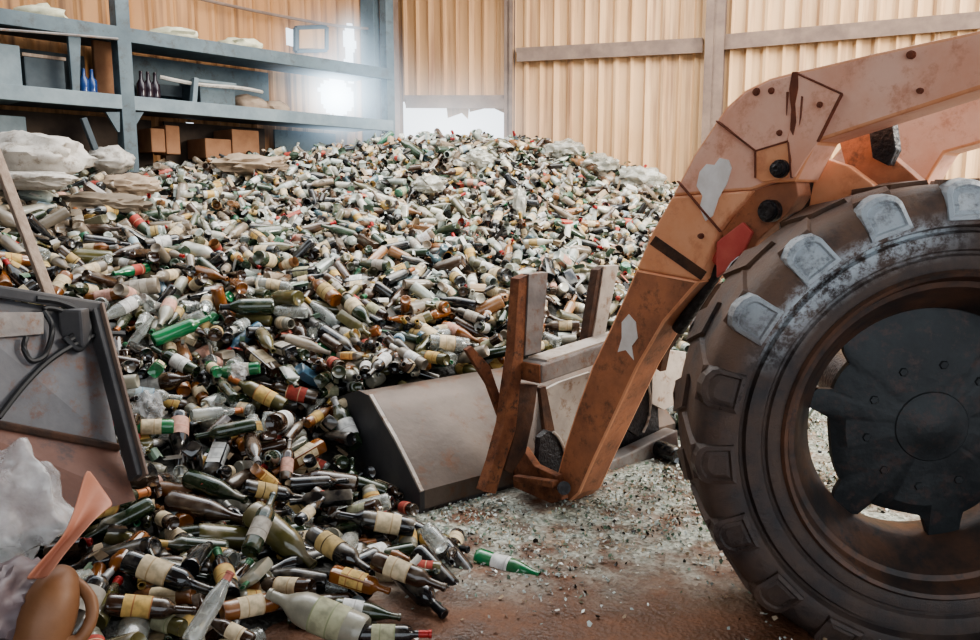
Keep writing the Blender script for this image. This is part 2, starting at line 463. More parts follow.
# the doubler plates welded on the elbow, seams, smear, pins
def on_arm(name, polys, m, thick=.012, parent=arm, bev=.003):
    bm = bmesh.new()
    for p in polys: poly(bm, arm_pt, p, -.001, -thick, LT)
    o = obj(name, bm, m, bev=bev)
    o.parent = parent; o.matrix_parent_inverse = parent.matrix_world.inverted() if False else Matrix.Translation(-Vector(loader.location)).inverted() @ Matrix.Translation(-Vector(loader.location))
    return o
def strip(p, q, w):
    p, q = Vector((*p, 0)), Vector((*q, 0)); d = (q - p).normalized(); n = Vector((-d.y, d.x, 0)) * w / 2
    return [tuple((p + n)[:2]), tuple((q + n)[:2]), tuple((q - n)[:2]), tuple((p - n)[:2])]
bm = bmesh.new()
on_arm('doubler_plate', [[(798, 73), (843, 94), (836, 108), (821, 139), (806, 160), (796, 177), (790, 178), (793, 160), (789, 141), (796, 110)]], M['arm_pink'])
on_arm('doubler_plate', [[(723, 123), (756, 151), (788, 141), (797, 112), (796, 75), (771, 81), (747, 93), (729, 110)]], M['arm_pink'], .008)
on_arm('boss_plate', [[(757, 151), (790, 142), (793, 162), (790, 178), (764, 182), (757, 178)]], M['arm'], .010)
on_arm('weld_seam', [strip((718, 121), (757, 151), 1.8), strip((757, 151), (790, 141), 1.6), strip((797, 73), (843, 94), 1.8), strip((843, 94), (819, 142), 1.8),
                     strip((757, 151), (757, 178), 1.6), strip((679, 181), (722, 232), 1.3), strip((790, 142), (793, 178), 1.5)], M['seam'], .016)
on_arm('rust_streak', [[(794, 72), (800, 72), (800, 88), (797, 104), (798, 122), (795, 136), (792, 130), (793, 110), (791, 90)], [(803, 96), (805, 97), (803, 118), (801, 126)], [(788, 92), (790, 92), (788, 116)]], M['seam'], .015)
on_arm('paint_smear', [[(697, 186), (700, 172), (707, 164), (715, 165), (720, 158), (729, 160), (732, 168), (727, 184), (719, 198), (713, 216), (706, 221), (700, 208), (703, 196)]], M['smear'], .004, bev=0)
on_arm('paint_smear', [[(622, 322), (629, 314), (636, 322), (638, 338), (632, 346), (634, 360), (626, 350), (618, 352), (622, 338)]], M['smear'], .003, bev=0)
on_arm('scorch_band', [strip((653, 240), (704, 276), 10)], M['rust_dark'], .003, bev=0)
def on_arm_pin(name, px, py, r, m, ln=.05, off=0, parent=arm):
    bm = bmesh.new()
    c = arm_pt(px, py, off)
    z = -LT; x = H; y = z.cross(x)
    mt = Matrix.Translation(c) @ Matrix((x, y, z)).transposed().to_4x4()
    add_lathe(bm, [(0, -.01), (r, -.01), (r, ln * .6), (r * .82, ln * .6), (r * .78, ln), (r * .3, ln * 1.05), (0, ln * .9)], 18, mtx=mt)
    o = obj(name, bm, m, smooth=.6)
    o.parent = parent
    o.matrix_parent_inverse = Matrix.Identity(4)
    return o
on_arm_pin('pivot_pin', 783, 169, .036, M['grease'])
on_arm_pin('pivot_pin', 771, 211, .045, M['grease'], .04)
for px, py, r in ((758, 92, .016), (773, 91, .013), (822, 105, .014), (912, 55, .014), (921, 91, .010), (781, 133, .012), (702, 236, .012)):
    on_arm_pin('bolt', px, py, r, M['seam'], .02)
# lugs, links and cylinders behind and below the near arm
def lpart(name, polys, off, thick, m, bev=.006):
    bm = bmesh.new()
    for p in polys: poly(bm, arm_pt, p, off, thick, LT)
    return adopt(loader, obj(name, bm, m, bev=bev))
lpart('pivot_lug', [[(722, 232), (752, 190), (796, 178), (798, 196), (786, 215), (758, 240), (742, 268), (726, 280)]], .03, .10, M['arm_low'])
lpart('bell_crank', [[(800, 158), (818, 156), (848, 166), (872, 184), (880, 200), (820, 214), (792, 214)]], .20, .05, M['arm'])
lpart('link_plate', [[(796, 162), (812, 162), (806, 190), (800, 222), (786, 222)]], .12, .05, M['grease'])
lpart('link_plate', [[(838, 138), (872, 128), (884, 150), (910, 172), (930, 190), (870, 190), (846, 168)]], .30, .06, M['red'] if False else M['arm_low'])
lpart('hydraulic_hose_cover', [[(868, 128), (892, 122), (896, 150), (888, 166), (872, 158)]], .22, .05, M['grease'])
def cyl(bm, a, b, r, seg=16): add_tube(bm, [a, b], r, seg)
bm = bmesh.new(); cyl(bm, arm_pt(775, 196, .1), arm_pt(722, 262, .1), .062)
cy = adopt(loader, obj('hydraulic_cylinder', bm, M['red'], smooth=.6))
bm = bmesh.new(); cyl(bm, arm_pt(722, 262, .1), arm_pt(678, 330, .1), .032)
ro = obj('rod', bm, M['grease'], smooth=.6); ro.parent = cy
lpart('tilt_lever', [[(700, 275), (716, 284), (700, 310), (684, 322), (664, 352), (660, 372), (652, 366), (664, 330), (684, 300)]], .2, .05, M['rust_dark'])
lpart('red_guard', [[(716, 242), (742, 222), (752, 232), (744, 250), (726, 270), (716, 278)]], .0, .02, M['red'])

# bucket: its back and near end seen from behind
B0 = ground(420, 514)
def bk(s, z, t): return B0 + H * s + LT * t + Vector((0, 0, z))
WB = 2.05
shell = [(0, .0), (0, .12), (.10, .215), (.25, .345), (.40, .455), (.50, .53), (.60, .535)]
bm = bmesh.new()
rows = []
NT = 12
for k in range(NT + 1):
    rows.append([bm.verts.new(bk(s, z, WB * k / NT)) for s, z in shell])
for a, b in zip(rows, rows[1:]):
    for i in range(len(shell) - 1): bm.faces.new((a[i], a[i + 1], b[i + 1], b[i]))
rows2 = [[bm.verts.new(bk(s + .025, z - .012, WB * k / NT)) for s, z in shell] for k in range(NT + 1)]
for a, b in zip(rows2, rows2[1:]):
    for i in range(len(shell) - 1): bm.faces.new((a[i], b[i], b[i + 1], a[i + 1]))
bucket = adopt(loader, obj('bucket', bm, M['bucket'], smooth=.6))
def bsub(name, bm, m, **k):
    o = obj(name, bm, m, **k); o.parent = bucket; return o
side = [(0, .0), (0, .12), (.25, .345), (.50, .53), (.62, .535), (.95, .42), (1.12, .02)]
for t in (0, WB - .03):
    bm = bmesh.new(); add_prism(bm, [bk(s, z, t) for s, z in side], LT * .03)
    bsub('side_plate', bm, M['bucket_dark'])
bm = bmesh.new()
for a, b in zip(shell[:-2], shell[1:-1]):
    add_bar(bm, bk(a[0] - .004, a[1], .01), bk(b[0] - .004, b[1], .01), .02, .016)
bsub('corner_weld', bm, M['bare_light'])
bm = bmesh.new(); add_prism(bm, [bk(0, 0, 0), bk(0, .02, 0), bk(1.18, .04, 0), bk(1.18, .015, 0)], LT * WB)
bsub('cutting_edge', bm, M['bucket_dark'])
NB = -H
def on_back(px, py, off=.06): return on_plane(px, py, B0 + NB * off, NB)
def bpoly(name, px, m, off=.06, thick=.05, bev=.004, fn=on_back):
    bm = bmesh.new(); poly(bm, fn, px, off, thick, H)
    return bsub(name, bm, m, bev=bev)
# coupler frame on the back of the bucket: two posts, a crossbar, rusty left edges
bpoly('bracket_post', [(529, 274), (548, 272), (546, 300), (541, 352), (525, 356), (527, 318)], M['bare'], .16, .05)
bpoly('bracket_post', [(519, 279), (530, 274), (528, 330), (523, 362), (520, 390), (516, 430), (503, 470), (496, 494), (484, 492), (494, 462), (504, 425), (508, 392), (514, 352)], M['rust'], .15, .07)
bpoly('bracket_post', [(520, 384), (538, 385), (533, 420), (526, 452), (512, 474), (505, 470), (516, 430)], M['rust_dark'], .15, .07)
bpoly('bracket_post', [(604, 266), (619, 265), (612, 300), (603, 345), (598, 352), (590, 352), (596, 320)], M['bare_light'], .06, .05)
bpoly('bracket_post', [(598, 270), (605, 266), (597, 320), (590, 352), (585, 352), (590, 318)], M['rust_dark'], .05, .06)
bm = bmesh.new()
ca, cb = on_back(531, 372, .20), on_back(618, 343, .10)
dcb = (cb - ca).normalized(); xcb = dcb.cross(Vector((0, 0, 1))).normalized()
add_bar(bm, ca, cb, .15, .105)
cross = bsub('crossbar', bm, M['bare'], bev=.012)
bm = bmesh.new(); add_bar(bm, ca - dcb * .012, ca + dcb * .004, .135, .10)
bsub('crossbar_end', bm, M['rust'], bev=.004)
bm = bmesh.new(); add_bar(bm, ca + Vector((0, 0, .058)) + dcb * .05, cb + Vector((0, 0, .058)), .13, .012)
bsub('crossbar_cap', bm, M['bare_light'])
bpoly('pale_backing_plate', [(540, 392), (560, 382), (590, 372), (585, 410), (566, 450), (545, 470), (535, 440)], M['bare_light'], .02, .02)
bpoly('strut', [(540, 388), (546, 386), (556, 436), (552, 452), (546, 440)], M['rust_dark'], .07, .03)
bpoly('backing_plate', [(605, 420), (640, 355), (655, 350), (660, 440), (600, 465)], M['grease'], .02, .02)
bpoly('pale_backing_plate', [(653, 356), (672, 350), (686, 352), (686, 400), (664, 410), (652, 404)], M['bare_light'], .05, .03)
bpoly('strut', [(641, 364), (648, 362), (647, 408), (640, 412)], M['bluegrey'], .08, .03)
bm = bmesh.new(); add_bar(bm, on_back(588, 478, .1), on_back(672, 438, .1), .10, .13)
bsub('lower_beam', bm, M['bare'], bev=.01)
for cx, cy_, r0 in ((548, 468, 30), (632, 402, 30)):
    arc = [(cx + r0 * math.cos(a) * .62, cy_ - r0 * math.sin(a) * 1.25) for a in [R(-70 + i * 16) for i in range(11)]]
    bpoly('hinge_ear', arc + [(cx - 8, cy_ - 30), (cx - 12, cy_ + 22)], M['grease'], .12, .04)
    bm = bmesh.new(); add_tube(bm, [on_back(x, y, .13) for x, y in arc[1:-1]], .009, 6)
    bsub('ear_edge', bm, M['bare_light'], smooth=.8)
def asub(name, px, off, thick, m, bev=.006):
    bm = bmesh.new(); poly(bm, arm_pt, px, off, thick, LT)
    return bsub(name, bm, m, bev=bev)
asub('hinge_bracket', [(488, 498), (492, 476), (506, 452), (522, 448), (534, 466), (556, 476), (562, 500), (545, 506), (500, 508)], -.10, .05, M['rust'])
asub('hinge_bracket', [(500, 498), (512, 466), (540, 462), (570, 478), (582, 498), (560, 508)], .19, .05, M['rust_dark'])
bm = bmesh.new(); add_bar(bm, arm_pt(516, 478, -.14), arm_pt(556, 484, -.14), .05, .035)
bsub('hinge_step', bm, M['rust'], bev=.006)
bm = bmesh.new(); cyl(bm, arm_pt(564, 488, -.16), arm_pt(564, 488, .30), .035)
bsub('hinge_pin', bm, M['grease'], smooth=.6)
bpoly('gusset', [(466, 350), (472, 346), (490, 366), (503, 404), (506, 420), (500, 418), (488, 385)], M['rust'], .02, .03)

# wheel
wn = Vector((-.06, -1, 0)).normalized()
wx = Vector((0, 0, 1)).cross(wn).normalized(); wy = Vector((0, 0, 1))
WC = at(955, 440, 2.72)
RW = .90
WM = Matrix.Translation(WC) @ Matrix((wx, wy, wn)).transposed().to_4x4()
def rubber(lug=False):
    m, nt, b, L = nodes('sky_sheen_lug_rubber' if lug else 'muddy_tire_rubber')
    N = nt.nodes
    tc = N.new('ShaderNodeTexCoord')
    n1 = N.new('ShaderNodeTexNoise'); n1.inputs['Scale'].default_value = 4; n1.inputs['Detail'].default_value = 8; n1.inputs['Roughness'].default_value = .7
    L.new(tc.outputs['Object'], n1.inputs['Vector'])
    cr = N.new('ShaderNodeValToRGB'); e = cr.color_ramp.elements
    e[0].position = .34; e[0].color = (.030, .028, .031, 1); e[1].position = .66; e[1].color = (.12, .080, .060, 1)
    L.new(n1.outputs['Fac'], cr.inputs[0])
    # brown mud packed round the shoulder
    sx = N.new('ShaderNodeSeparateXYZ'); L.new(tc.outputs['Object'], sx.inputs[0])
    cb = N.new('ShaderNodeCombineXYZ'); L.new(sx.outputs[0], cb.inputs[0]); L.new(sx.outputs[1], cb.inputs[1])
    ln = N.new('ShaderNodeVectorMath'); ln.operation = 'LENGTH'; L.new(cb.outputs[0], ln.inputs[0])
    def mr(src, a, b_, c=0, d=1):
        q = N.new('ShaderNodeMapRange'); q.inputs[1].default_value = a; q.inputs[2].default_value = b_; q.inputs[3].default_value = c; q.inputs[4].default_value = d
        L.new(src, q.inputs[0]); return q.outputs[0]
    def mul(a, b_):
        q = N.new('ShaderNodeMath'); q.operation = 'MULTIPLY'; L.new(a, q.inputs[0]); L.new(b_, q.inputs[1]); return q.outputs[0]
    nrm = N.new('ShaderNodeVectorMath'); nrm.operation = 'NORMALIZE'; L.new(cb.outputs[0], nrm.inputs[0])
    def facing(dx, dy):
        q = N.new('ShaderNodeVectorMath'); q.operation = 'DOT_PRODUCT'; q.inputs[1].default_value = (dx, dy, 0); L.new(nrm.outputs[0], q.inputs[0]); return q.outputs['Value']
    mud = mul(mul(mr(ln.outputs['Value'], RW * .80, RW * .92), mr(facing(-.35, .93), .0, .8)), mr(n1.outputs['Fac'], .35, .55))
    mx = N.new('ShaderNodeMix'); mx.data_type = 'RGBA'; mx.inputs[7].default_value = (.15, .088, .058, 1)
    if not lug: L.new(mud, mx.inputs[0])
    else: mx.inputs[0].default_value = 0
    L.new(cr.outputs[0], mx.inputs[6])
    # pale dried splash on the upper sidewall; on lugs, painted sky reflection
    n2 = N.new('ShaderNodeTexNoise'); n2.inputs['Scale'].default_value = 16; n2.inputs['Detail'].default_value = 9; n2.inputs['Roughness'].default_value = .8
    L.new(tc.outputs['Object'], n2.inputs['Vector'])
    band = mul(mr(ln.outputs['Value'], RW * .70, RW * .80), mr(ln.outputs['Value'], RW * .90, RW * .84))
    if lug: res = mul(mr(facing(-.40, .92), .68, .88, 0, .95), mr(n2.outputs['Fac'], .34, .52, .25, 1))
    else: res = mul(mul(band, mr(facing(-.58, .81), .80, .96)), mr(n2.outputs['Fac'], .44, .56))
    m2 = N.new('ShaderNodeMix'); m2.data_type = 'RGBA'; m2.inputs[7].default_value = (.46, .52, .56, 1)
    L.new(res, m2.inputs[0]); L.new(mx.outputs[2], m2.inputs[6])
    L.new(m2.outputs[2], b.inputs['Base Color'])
    L.new(mr(n1.outputs['Fac'], .35, .65, .22 if lug else .38, .4 if lug else .7), b.inputs['Roughness'])
    bp = N.new('ShaderNodeBump'); bp.inputs['Strength'].default_value = .5; bp.inputs['Distance'].default_value = .02
    L.new(n2.outputs['Fac'], bp.inputs['Height']); L.new(bp.outputs[0], b.inputs['Normal'])
    return m
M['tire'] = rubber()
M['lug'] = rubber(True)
M['rim'] = mat('rusty_dark_rim', (.036, .030, .028), (.15, .075, .045), 4.0, .5, .2, .2, c3=(.03, .03, .032))
M['hub'] = mat('greasy_blue_black_hub', (.011, .014, .016), (.026, .031, .033), 5, .55, .1, .25, c3=(.06, .035, .03))
half = [(.562, -.03), (.578, .0), (.60, .008), (.625, .006), (.632, -.006), (.640, -.006), (.648, .006), (.675, .012), (.700, .010), (.708, -.012), (.718, -.012), (.728, .020), (.752, .026),
        (.79, .018), (.82, .0), (.845, -.025), (.858, -.055), (.862, -.10)]
WD = .48
prof = half + [(.860, -WD / 2)] + [(r, -WD - z) for r, z in half[::-1]]
prof = [(r / .868 * RW, z) for r, z in prof]
bm = bmesh.new()
add_lathe(bm, prof + [prof[0]], 112)
bmesh.ops.remove_doubles(bm, verts=bm.verts, dist=1e-5)
NL_ = 19
def lug(a0, side):
    """shoulder lug: a block with an arched raised rim, running across the tread"""
    n0 = len(bm.faces)
    wz = lambda q: q if side > 0 else -WD - q
    def arch(w, r0, r1, n=7):
        pts = [(-w, r0)]
        for i in range(n):
            a = PI - PI * i / (n - 1)
            pts.append((w * math.cos(a) * (1 if i in (0, n - 1) else 1.0), r1 - w * .55 + w * .55 * math.sin(a)))
        return pts + [(w, r0)]
    def P(t, r, z):
        a = a0 - t / r
        return (r * math.cos(a), r * math.sin(a), wz(z))
    def zf(r): return .040 - max(0, r - .79) * .36
    rings_ = [[(P(t, r, zf(r) - .05)) for t, r in arch(.076, .768, .912)], [P(t, r, zf(r)) for t, r in arch(.070, .774, .905)],
              [P(t, r, zf(r) + .003) for t, r in arch(.056, .787, .888)], [P(t, r, zf(r) - .007) for t, r in arch(.050, .792, .880)],
              [P(t, r, zf(r) - .002) for t, r in arch(.036, .803, .862)]]
    vr = [[bm.verts.new(p) for p in g] for g in rings_]
    for A, B in zip(vr, vr[1:]):
        for i in range(len(A)): bm.faces.new((A[i], A[(i + 1) % len(A)], B[(i + 1) % len(A)], B[i]))
    pit = vr[-1]
    bm.faces.new(pit)
    bm.faces.ensure_lookup_table()
    for f in bm.faces[n0:]: f.material_index = 1
    n1 = len(bm.faces)
    # tread bar from the shoulder to the middle
    top = []
    for (s, z) in ((0, -.045), (.5, -.14), (1, -.235)):
        sh = s * .07
        top.append([bm.verts.new(P(t + sh, r, z)) for t, r in ((-.072, .87), (-.064, .909), (.064, .909), (.072, .87))])
    for A, B in zip(top, top[1:]):
        for i in range(3): bm.faces.new((A[i], A[i + 1], B[i + 1], B[i]))
    bm.faces.new(top[0]); bm.faces.new(top[-1])
    bm.faces.ensure_lookup_table()
    for f in bm.faces[n1:]: f.material_index = 0
for k in range(NL_):
    lug(R(92.3 + 360 / NL_ * k), 1); lug(R(92.3 + 360 / NL_ * (k + .5)), -1)
me = bpy.data.meshes.new('tire')
bmesh.ops.recalc_face_normals(bm, faces=bm.faces)
for f in bm.faces: f.smooth = f.material_index == 0
for e in bm.edges:
    if len(e.link_faces) == 2 and e.calc_face_angle(0) > .6: e.smooth = False
bm.to_mesh(me); bm.free()
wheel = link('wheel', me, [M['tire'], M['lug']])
wheel.parent = loader; wheel.matrix_parent_inverse = Matrix.Translation(-Vector(loader.location)); wheel.matrix_world = WM
bpy.context.view_layer.update()
def wsub(name, bm, m, smooth=.6, bev=0):
    o = obj(name, bm, m, smooth=smooth, bev=bev); o.parent = wheel; return o
bm = bmesh.new()
rp = [(.592, -.02), (.602, .004), (.592, .014), (.578, .008), (.57, -.03), (.556, -.055), (.535, -.06), (.525, -.075), (.50, -.115), (.48, -.15), (.445, -.19), (.435, -.24),
      (.435, -.30), (.45, -.36), (.50, -.44), (.585, -.46), (.59, -.40), (.52, -.36), (.475, -.30), (.485, -.22), (.53, -.12), (.57, -.07), (.592, -.02)]
add_lathe(bm, rp, 96); bmesh.ops.remove_doubles(bm, verts=bm.verts, dist=1e-5)
wsub('rim', bm, M['rim'])
# hub disc with six lobes that hold it to the rim, open hand holes between
bm = bmesh.new()
out = []
NH = 144
for k in range(NH):
    a = 2 * PI * k / NH
    r = .368 + .012 * math.sin(a * 5 + 1)
    ang = math.degrees(a)
    lobes = ((168, 8), (229, 11), (283, 11), (340, 14), (30, 16), (100, 42))
    for c, w in lobes:
        d = abs((ang - c + 180) % 360 - 180)
        if d < w: r = max(r, .368 + .075 * min(1, (w - d) / 3.0))
    out.append((r, a))
fa = [bm.verts.new((r * math.cos(a), r * math.sin(a), -.205)) for r, a in out]
fb = [bm.verts.new((r * math.cos(a), r * math.sin(a), -.235)) for r, a in out]
fi = [bm.verts.new((.31 * math.cos(a), .31 * math.sin(a), -.175)) for r, a in out]
ce = bm.verts.new((0, 0, -.165)); cb_ = bm.verts.new((0, 0, -.235))
for k in range(NH):
    k2 = (k + 1) % NH
    bm.faces.new((fa[k], fa[k2], fi[k2], fi[k])); bm.faces.new((fi[k], fi[k2], ce)); bm.faces.new((fb[k2], fb[k], cb_)); bm.faces.new((fa[k], fb[k], fb[k2], fa[k2]))
hub = wsub('hub_plate', bm, M['hub'], .5)
bm = bmesh.new()
add_lathe(bm, [(0, -.15), (.06, -.15), (.075, -.16), (.13, -.165), (.145, -.18)], 40)
for k in range(10):
    a = 2 * PI * k / 10 + .2
    add_lathe(bm, [(0, -.168), (.014, -.168), (.018, -.172), (.018, -.20)], 6, mtx=Matrix.Translation((.235 * math.cos(a), .235 * math.sin(a), 0)))
wsub('hub_cap', bm, M['hub'])
# axle, frame and boom tower (mostly beyond the picture)
bm = bmesh.new(); cyl(bm, WC - wn * .22, WC - wn * 1.6, .11, 20)
adopt(loader, obj('axle', bm, M['grease'], smooth=.6))
bm = bmesh.new(); add_box(bm, (3.35, 2.75, 1.15), (1.3, 1.0, .8), Euler((0, 0, math.atan2(-H.y, -H.x))).to_matrix())
adopt(loader, obj('chassis', bm, M['arm_low'], bev=.04))

# ------------------------------------------------------------------ left foreground: steel bin panel, pole, bag, scoop, jug
bin_ = empty('scrap_bin', at(40, 470, 3.1) * 1.0, 'stained grey steel bin end with rusty lower panel at the left edge', 'bin')
bin_.location.z = 0; bpy.context.view_layer.update()
TL, TR, FR_, FL = at(-70, 288, 2.95), at(92, 313, 3.42), at(118, 448, 3.20), at(-70, 412, 2.78)
BRp, BLp = at(136, 500, 3.02), at(-70, 560, 2.45)
bm = bmesh.new(); nn = (TR - TL).cross(FL - TL).normalized(); nn = nn if nn.y < 0 else -nn
add_prism(bm, [TL, TR, FR_, FL], -nn * .02)
adopt(bin_, obj('upper_panel', bm, M['skip']))
bm = bmesh.new(); add_prism(bm, [FL, FR_, BRp, BLp], -nn * .02)
adopt(bin_, obj('lower_panel', bm, M['skip_rust']))
bm = bmesh.new(); add_bar(bm, TR + Vector((.01, 0, .03)), at(139, 478, 3.07), .055, .07, nn)
adopt(bin_, obj('edge_post', bm, M['rubber_cable'] if False else M['bucket_dark'], bev=.01))
bm = bmesh.new(); add_bar(bm, TR + Vector((.036, -.01, .03)), at(143, 478, 3.06), .012, .072, nn)
adopt(bin_, obj('lit_edge', bm, M['girt'], bev=.004))  # lighter strip paints the lit outer edge of the post
bm = bmesh.new(); add_bar(bm, TL + Vector((0, .03, .02)), TR + Vector((.03, .03, .02)), .10, .05)
adopt(bin_, obj('top_rim', bm, M['bucket_dark'], bev=.01))
bm = bmesh.new(); add_bar(bm, FL + nn * .01, FR_ + nn * .01, .03, .03)
adopt(bin_, obj('fold_rail', bm, M['rust_dark'], bev=.008))
bm = bmesh.new(); add_prism(bm, [at(-5, 312, 3.05), at(44, 312, 3.2), at(44, 334, 3.18), at(-5, 338, 3.03)], -nn * .01)
adopt(bin_, obj('patch_plate', bm, M['bare'], bev=.002))
for name, pts, r in (('dangling_cable', [(20, 340), (18, 352), (26, 364), (40, 356), (46, 330), (38, 312), (60, 316), (70, 332), (60, 345), (76, 336)], .011),
                     ('dangling_cable', [(-8, 420), (20, 385), (50, 358), (90, 338), (118, 337)], .012), ('dangling_cable', [(30, 302), (55, 306), (78, 318), (82, 340), (72, 352), (58, 340)], .014)):
    P = []
    for px, py in pts: P.append(on_plane(px, py, TL, nn) + nn * .05)
    bm = bmesh.new(); add_tube(bm, spline(P, 5), r, 7)
    adopt(bin_, obj('cable', bm, M['rubber_cable'], smooth=.8))
bm = bmesh.new(); add_box(bm, on_plane(70, 330, TL, nn) + nn * .04, (.10, .07, .16)); 
adopt(bin_, obj('latch_block', bm, M['bucket_dark'], bev=.012))
bm = bmesh.new(); add_bar(bm, at(58, 318, 3.5), at(-14, 128, 3.9), .045, .035)
tag(obj('wooden_pole', bm, M['wood'], bev=.006), 'weathered wooden pole leaning above the steel bin at the left', 'pole')
o = crumple('plastic_bag', at(4, 505, 2.50), (.17, .09, .185), M['film'], 5, amp=.5, fr=1.7, sub=5, soft=2)
tag(o, 'clear crumpled plastic bag in front of the rusty bin panel', 'plastic bag')
o = crumple('plastic_bag', at(2, 600, 2.05), (.10, .14, .10), mat('purple_grey_film', (.09, .065, .07), (.17, .13, .135), 5, .5), 9, amp=.3)
tag(o, 'dull purple-grey plastic bag beside the brown jug', 'plastic bag')
# scoop: flared terracotta sheet
edgeL = [(22, 580), (36, 564), (50, 549), (62, 536), (70, 518), (76, 500), (80, 484), (86, 465)]
edgeR = [(48, 580), (60, 562), (72, 547), (84, 533), (95, 521), (103, 514), (108, 510), (115, 506)]
bm = bmesh.new(); g = []
for (a, b), Y in zip(zip(edgeL, edgeR), (1.98, 2.02, 2.06, 2.10, 2.14, 2.18, 2.21, 2.24)):
    row = []
    for t in (0, .25, .5, .75, 1):
        p = at(a[0] + (b[0] - a[0]) * t, a[1] + (b[1] - a[1]) * t, Y + .035 * math.sin(PI * t)); row.append(bm.verts.new(p))
    g.append(row)
for a, b in zip(g, g[1:]):
    for i in range(4): bm.faces.new((a[i], a[i + 1], b[i + 1], b[i]))
sc = obj('scoop', bm, M['tc'], smooth=1.2)
md = sc.modifiers.new('thick', 'SOLIDIFY'); md.thickness = .006
md = sc.modifiers.new('sub', 'SUBSURF'); md.levels = md.render_levels = 1
tag(sc, 'flared terracotta plastic scoop lying on bottles beside the clear bag', 'scoop')
# brown jug with a loop handle at the lower left corner
jug = None
bm = bmesh.new()
pts = [at(28, 700, 2.0), at(36, 655, 2.0), at(46, 620, 2.02), at(54, 596, 2.05), at(60, 580, 2.1), at(63, 572, 2.13)]
add_tube(bm, spline(pts, 4), [.075] * 9 + [.074, .072, .07, .066, .062, .058, .054, .05, .045, .038, .03, .022, .012], 18)
jug = obj('plastic_jug', bm, M['clay'], smooth=.9)
tag(jug, 'brown plastic jug with loop handle in the bottom left corner', 'jug')
bm = bmesh.new(); add_tube(bm, spline([at(56, 580, 2.1), at(74, 582, 2.1), at(90, 598, 2.08), at(91, 620, 2.05), at(78, 640, 2.02), at(58, 640, 2.0)], 5), .017, 10)
h_ = obj('handle', bm, M['clay'], smooth=.9); h_.parent = jug

# ------------------------------------------------------------------ storage racking on the left wall
SF = .85
def sp(px, py, back=0): return on_left(px, py, SF - back)
rack = empty('storage_rack', sp(125, 168), 'blue-grey steel storage rack with two shelf levels along the left wall', 'rack')
rack.location.z = 0; bpy.context.view_layer.update()
def rpart(name, bm, m, bev=.006): return adopt(rack, obj(name, bm, m, bev=bev))
bxl = Matrix((S2, -NL, Vector((0, 0, 1)))).transposed()
def upright(px, w, back, z1, m, d=.12, z0=0):
    p = sp(px, 100, back); bm = bmesh.new()
    add_box(bm, (p.x, p.y, (z0 + z1) / 2), (w, d, z1 - z0), bxl); return rpart('upright', bm, m)
upright(125, .13, .05, 5.1, M['bluegrey'], .14)
upright(388, .12, .05, 4.2, M['bluegrey']); upright(-120, .13, .05, 5.1, M['bluegrey'])
zs = sp(200, 109).z; zu = sp(200, 46).z
def srange(px): return (sp(px, 100) - CORNER).dot(S2)
sA, sB = srange(-200), srange(392)
def shelf_box(name, s0, s1, z, th, back0, back1, m):
    bm = bmesh.new()
    c = CORNER + S2 * ((s0 + s1) / 2) + NL * (SF - (back0 + back1) / 2); c.z = z
    add_box(bm, c, (s1 - s0, back1 - back0, th), bxl); return rpart(name, bm, m, .004)
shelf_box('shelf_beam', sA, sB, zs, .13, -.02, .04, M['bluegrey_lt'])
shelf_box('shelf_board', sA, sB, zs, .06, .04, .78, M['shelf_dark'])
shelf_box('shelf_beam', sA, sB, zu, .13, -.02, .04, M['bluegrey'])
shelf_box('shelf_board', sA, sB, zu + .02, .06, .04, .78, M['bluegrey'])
shelf_box('back_shade_panel', srange(130), srange(306), (zs + zu) / 2 - .02, zu - zs - .05, .74, .77, M['bluegrey'])  # dark back panels added to give the shade behind the shelves
shelf_box('back_shade_panel', srange(-100), srange(184), zs - .55, .95, .74, .77, M['shade_brown'])
shelf_box('back_shade_panel', srange(197), srange(300), zs - .55, .95, .74, .77, M['shade_brown'])
shelf_box('back_shade_panel', srange(310), srange(372), zs - .35, .55, .74, .77, M['bluegrey'])
shelf_box('back_shade_panel', srange(-100), srange(118), (zs + zu) / 2 - .05, zu - zs - .15, .70, .74, M['shelf_dark'])
shelf_box('back_shade_panel', srange(166), srange(262), (zs + zu) / 2 - .08, zu - zs - .50, .58, .60, M['shelf_dark'])
for sgn in (-1, 1):                       # gussets under the beam at the upright
    bm = bmesh.new(); x = 125 + sgn * 5
    add_prism(bm, [sp(x, 112), sp(x + sgn * 14, 112), sp(x + sgn * 2, 132), sp(x, 132)], -NL * .03); rpart('gusset', bm, M['bluegrey'], 0)
bm = bmesh.new(); add_prism(bm, [sp(68, 35), sp(81, 36), sp(80, 96), sp(73, 96)], -NL * .05); rpart('strut', bm, M['bluegrey'])
bm = bmesh.new(); add_bar(bm, sp(83, 118), sp(104, 172), .06, .05); rpart('strut', bm, M['shelf_dark'])
bm = bmesh.new(); add_tube(bm, spline([sp(-20, 28, -.05), sp(60, 34, -.05), sp(118, 39, -.05)], 4), .012, 6); rpart('cable', bm, M['bare'], 0)
bm = bmesh.new(); add_tube(bm, spline([on_left(196, -2, .12), on_left(260, 12, .12), on_left(332, 25, .12), on_left(384, 30, .12)], 4), .018, 6)
tag(obj('overhead_pipe', bm, M['girt']), 'thin dark pipe sloping along the wall above the top shelf', 'pipe')

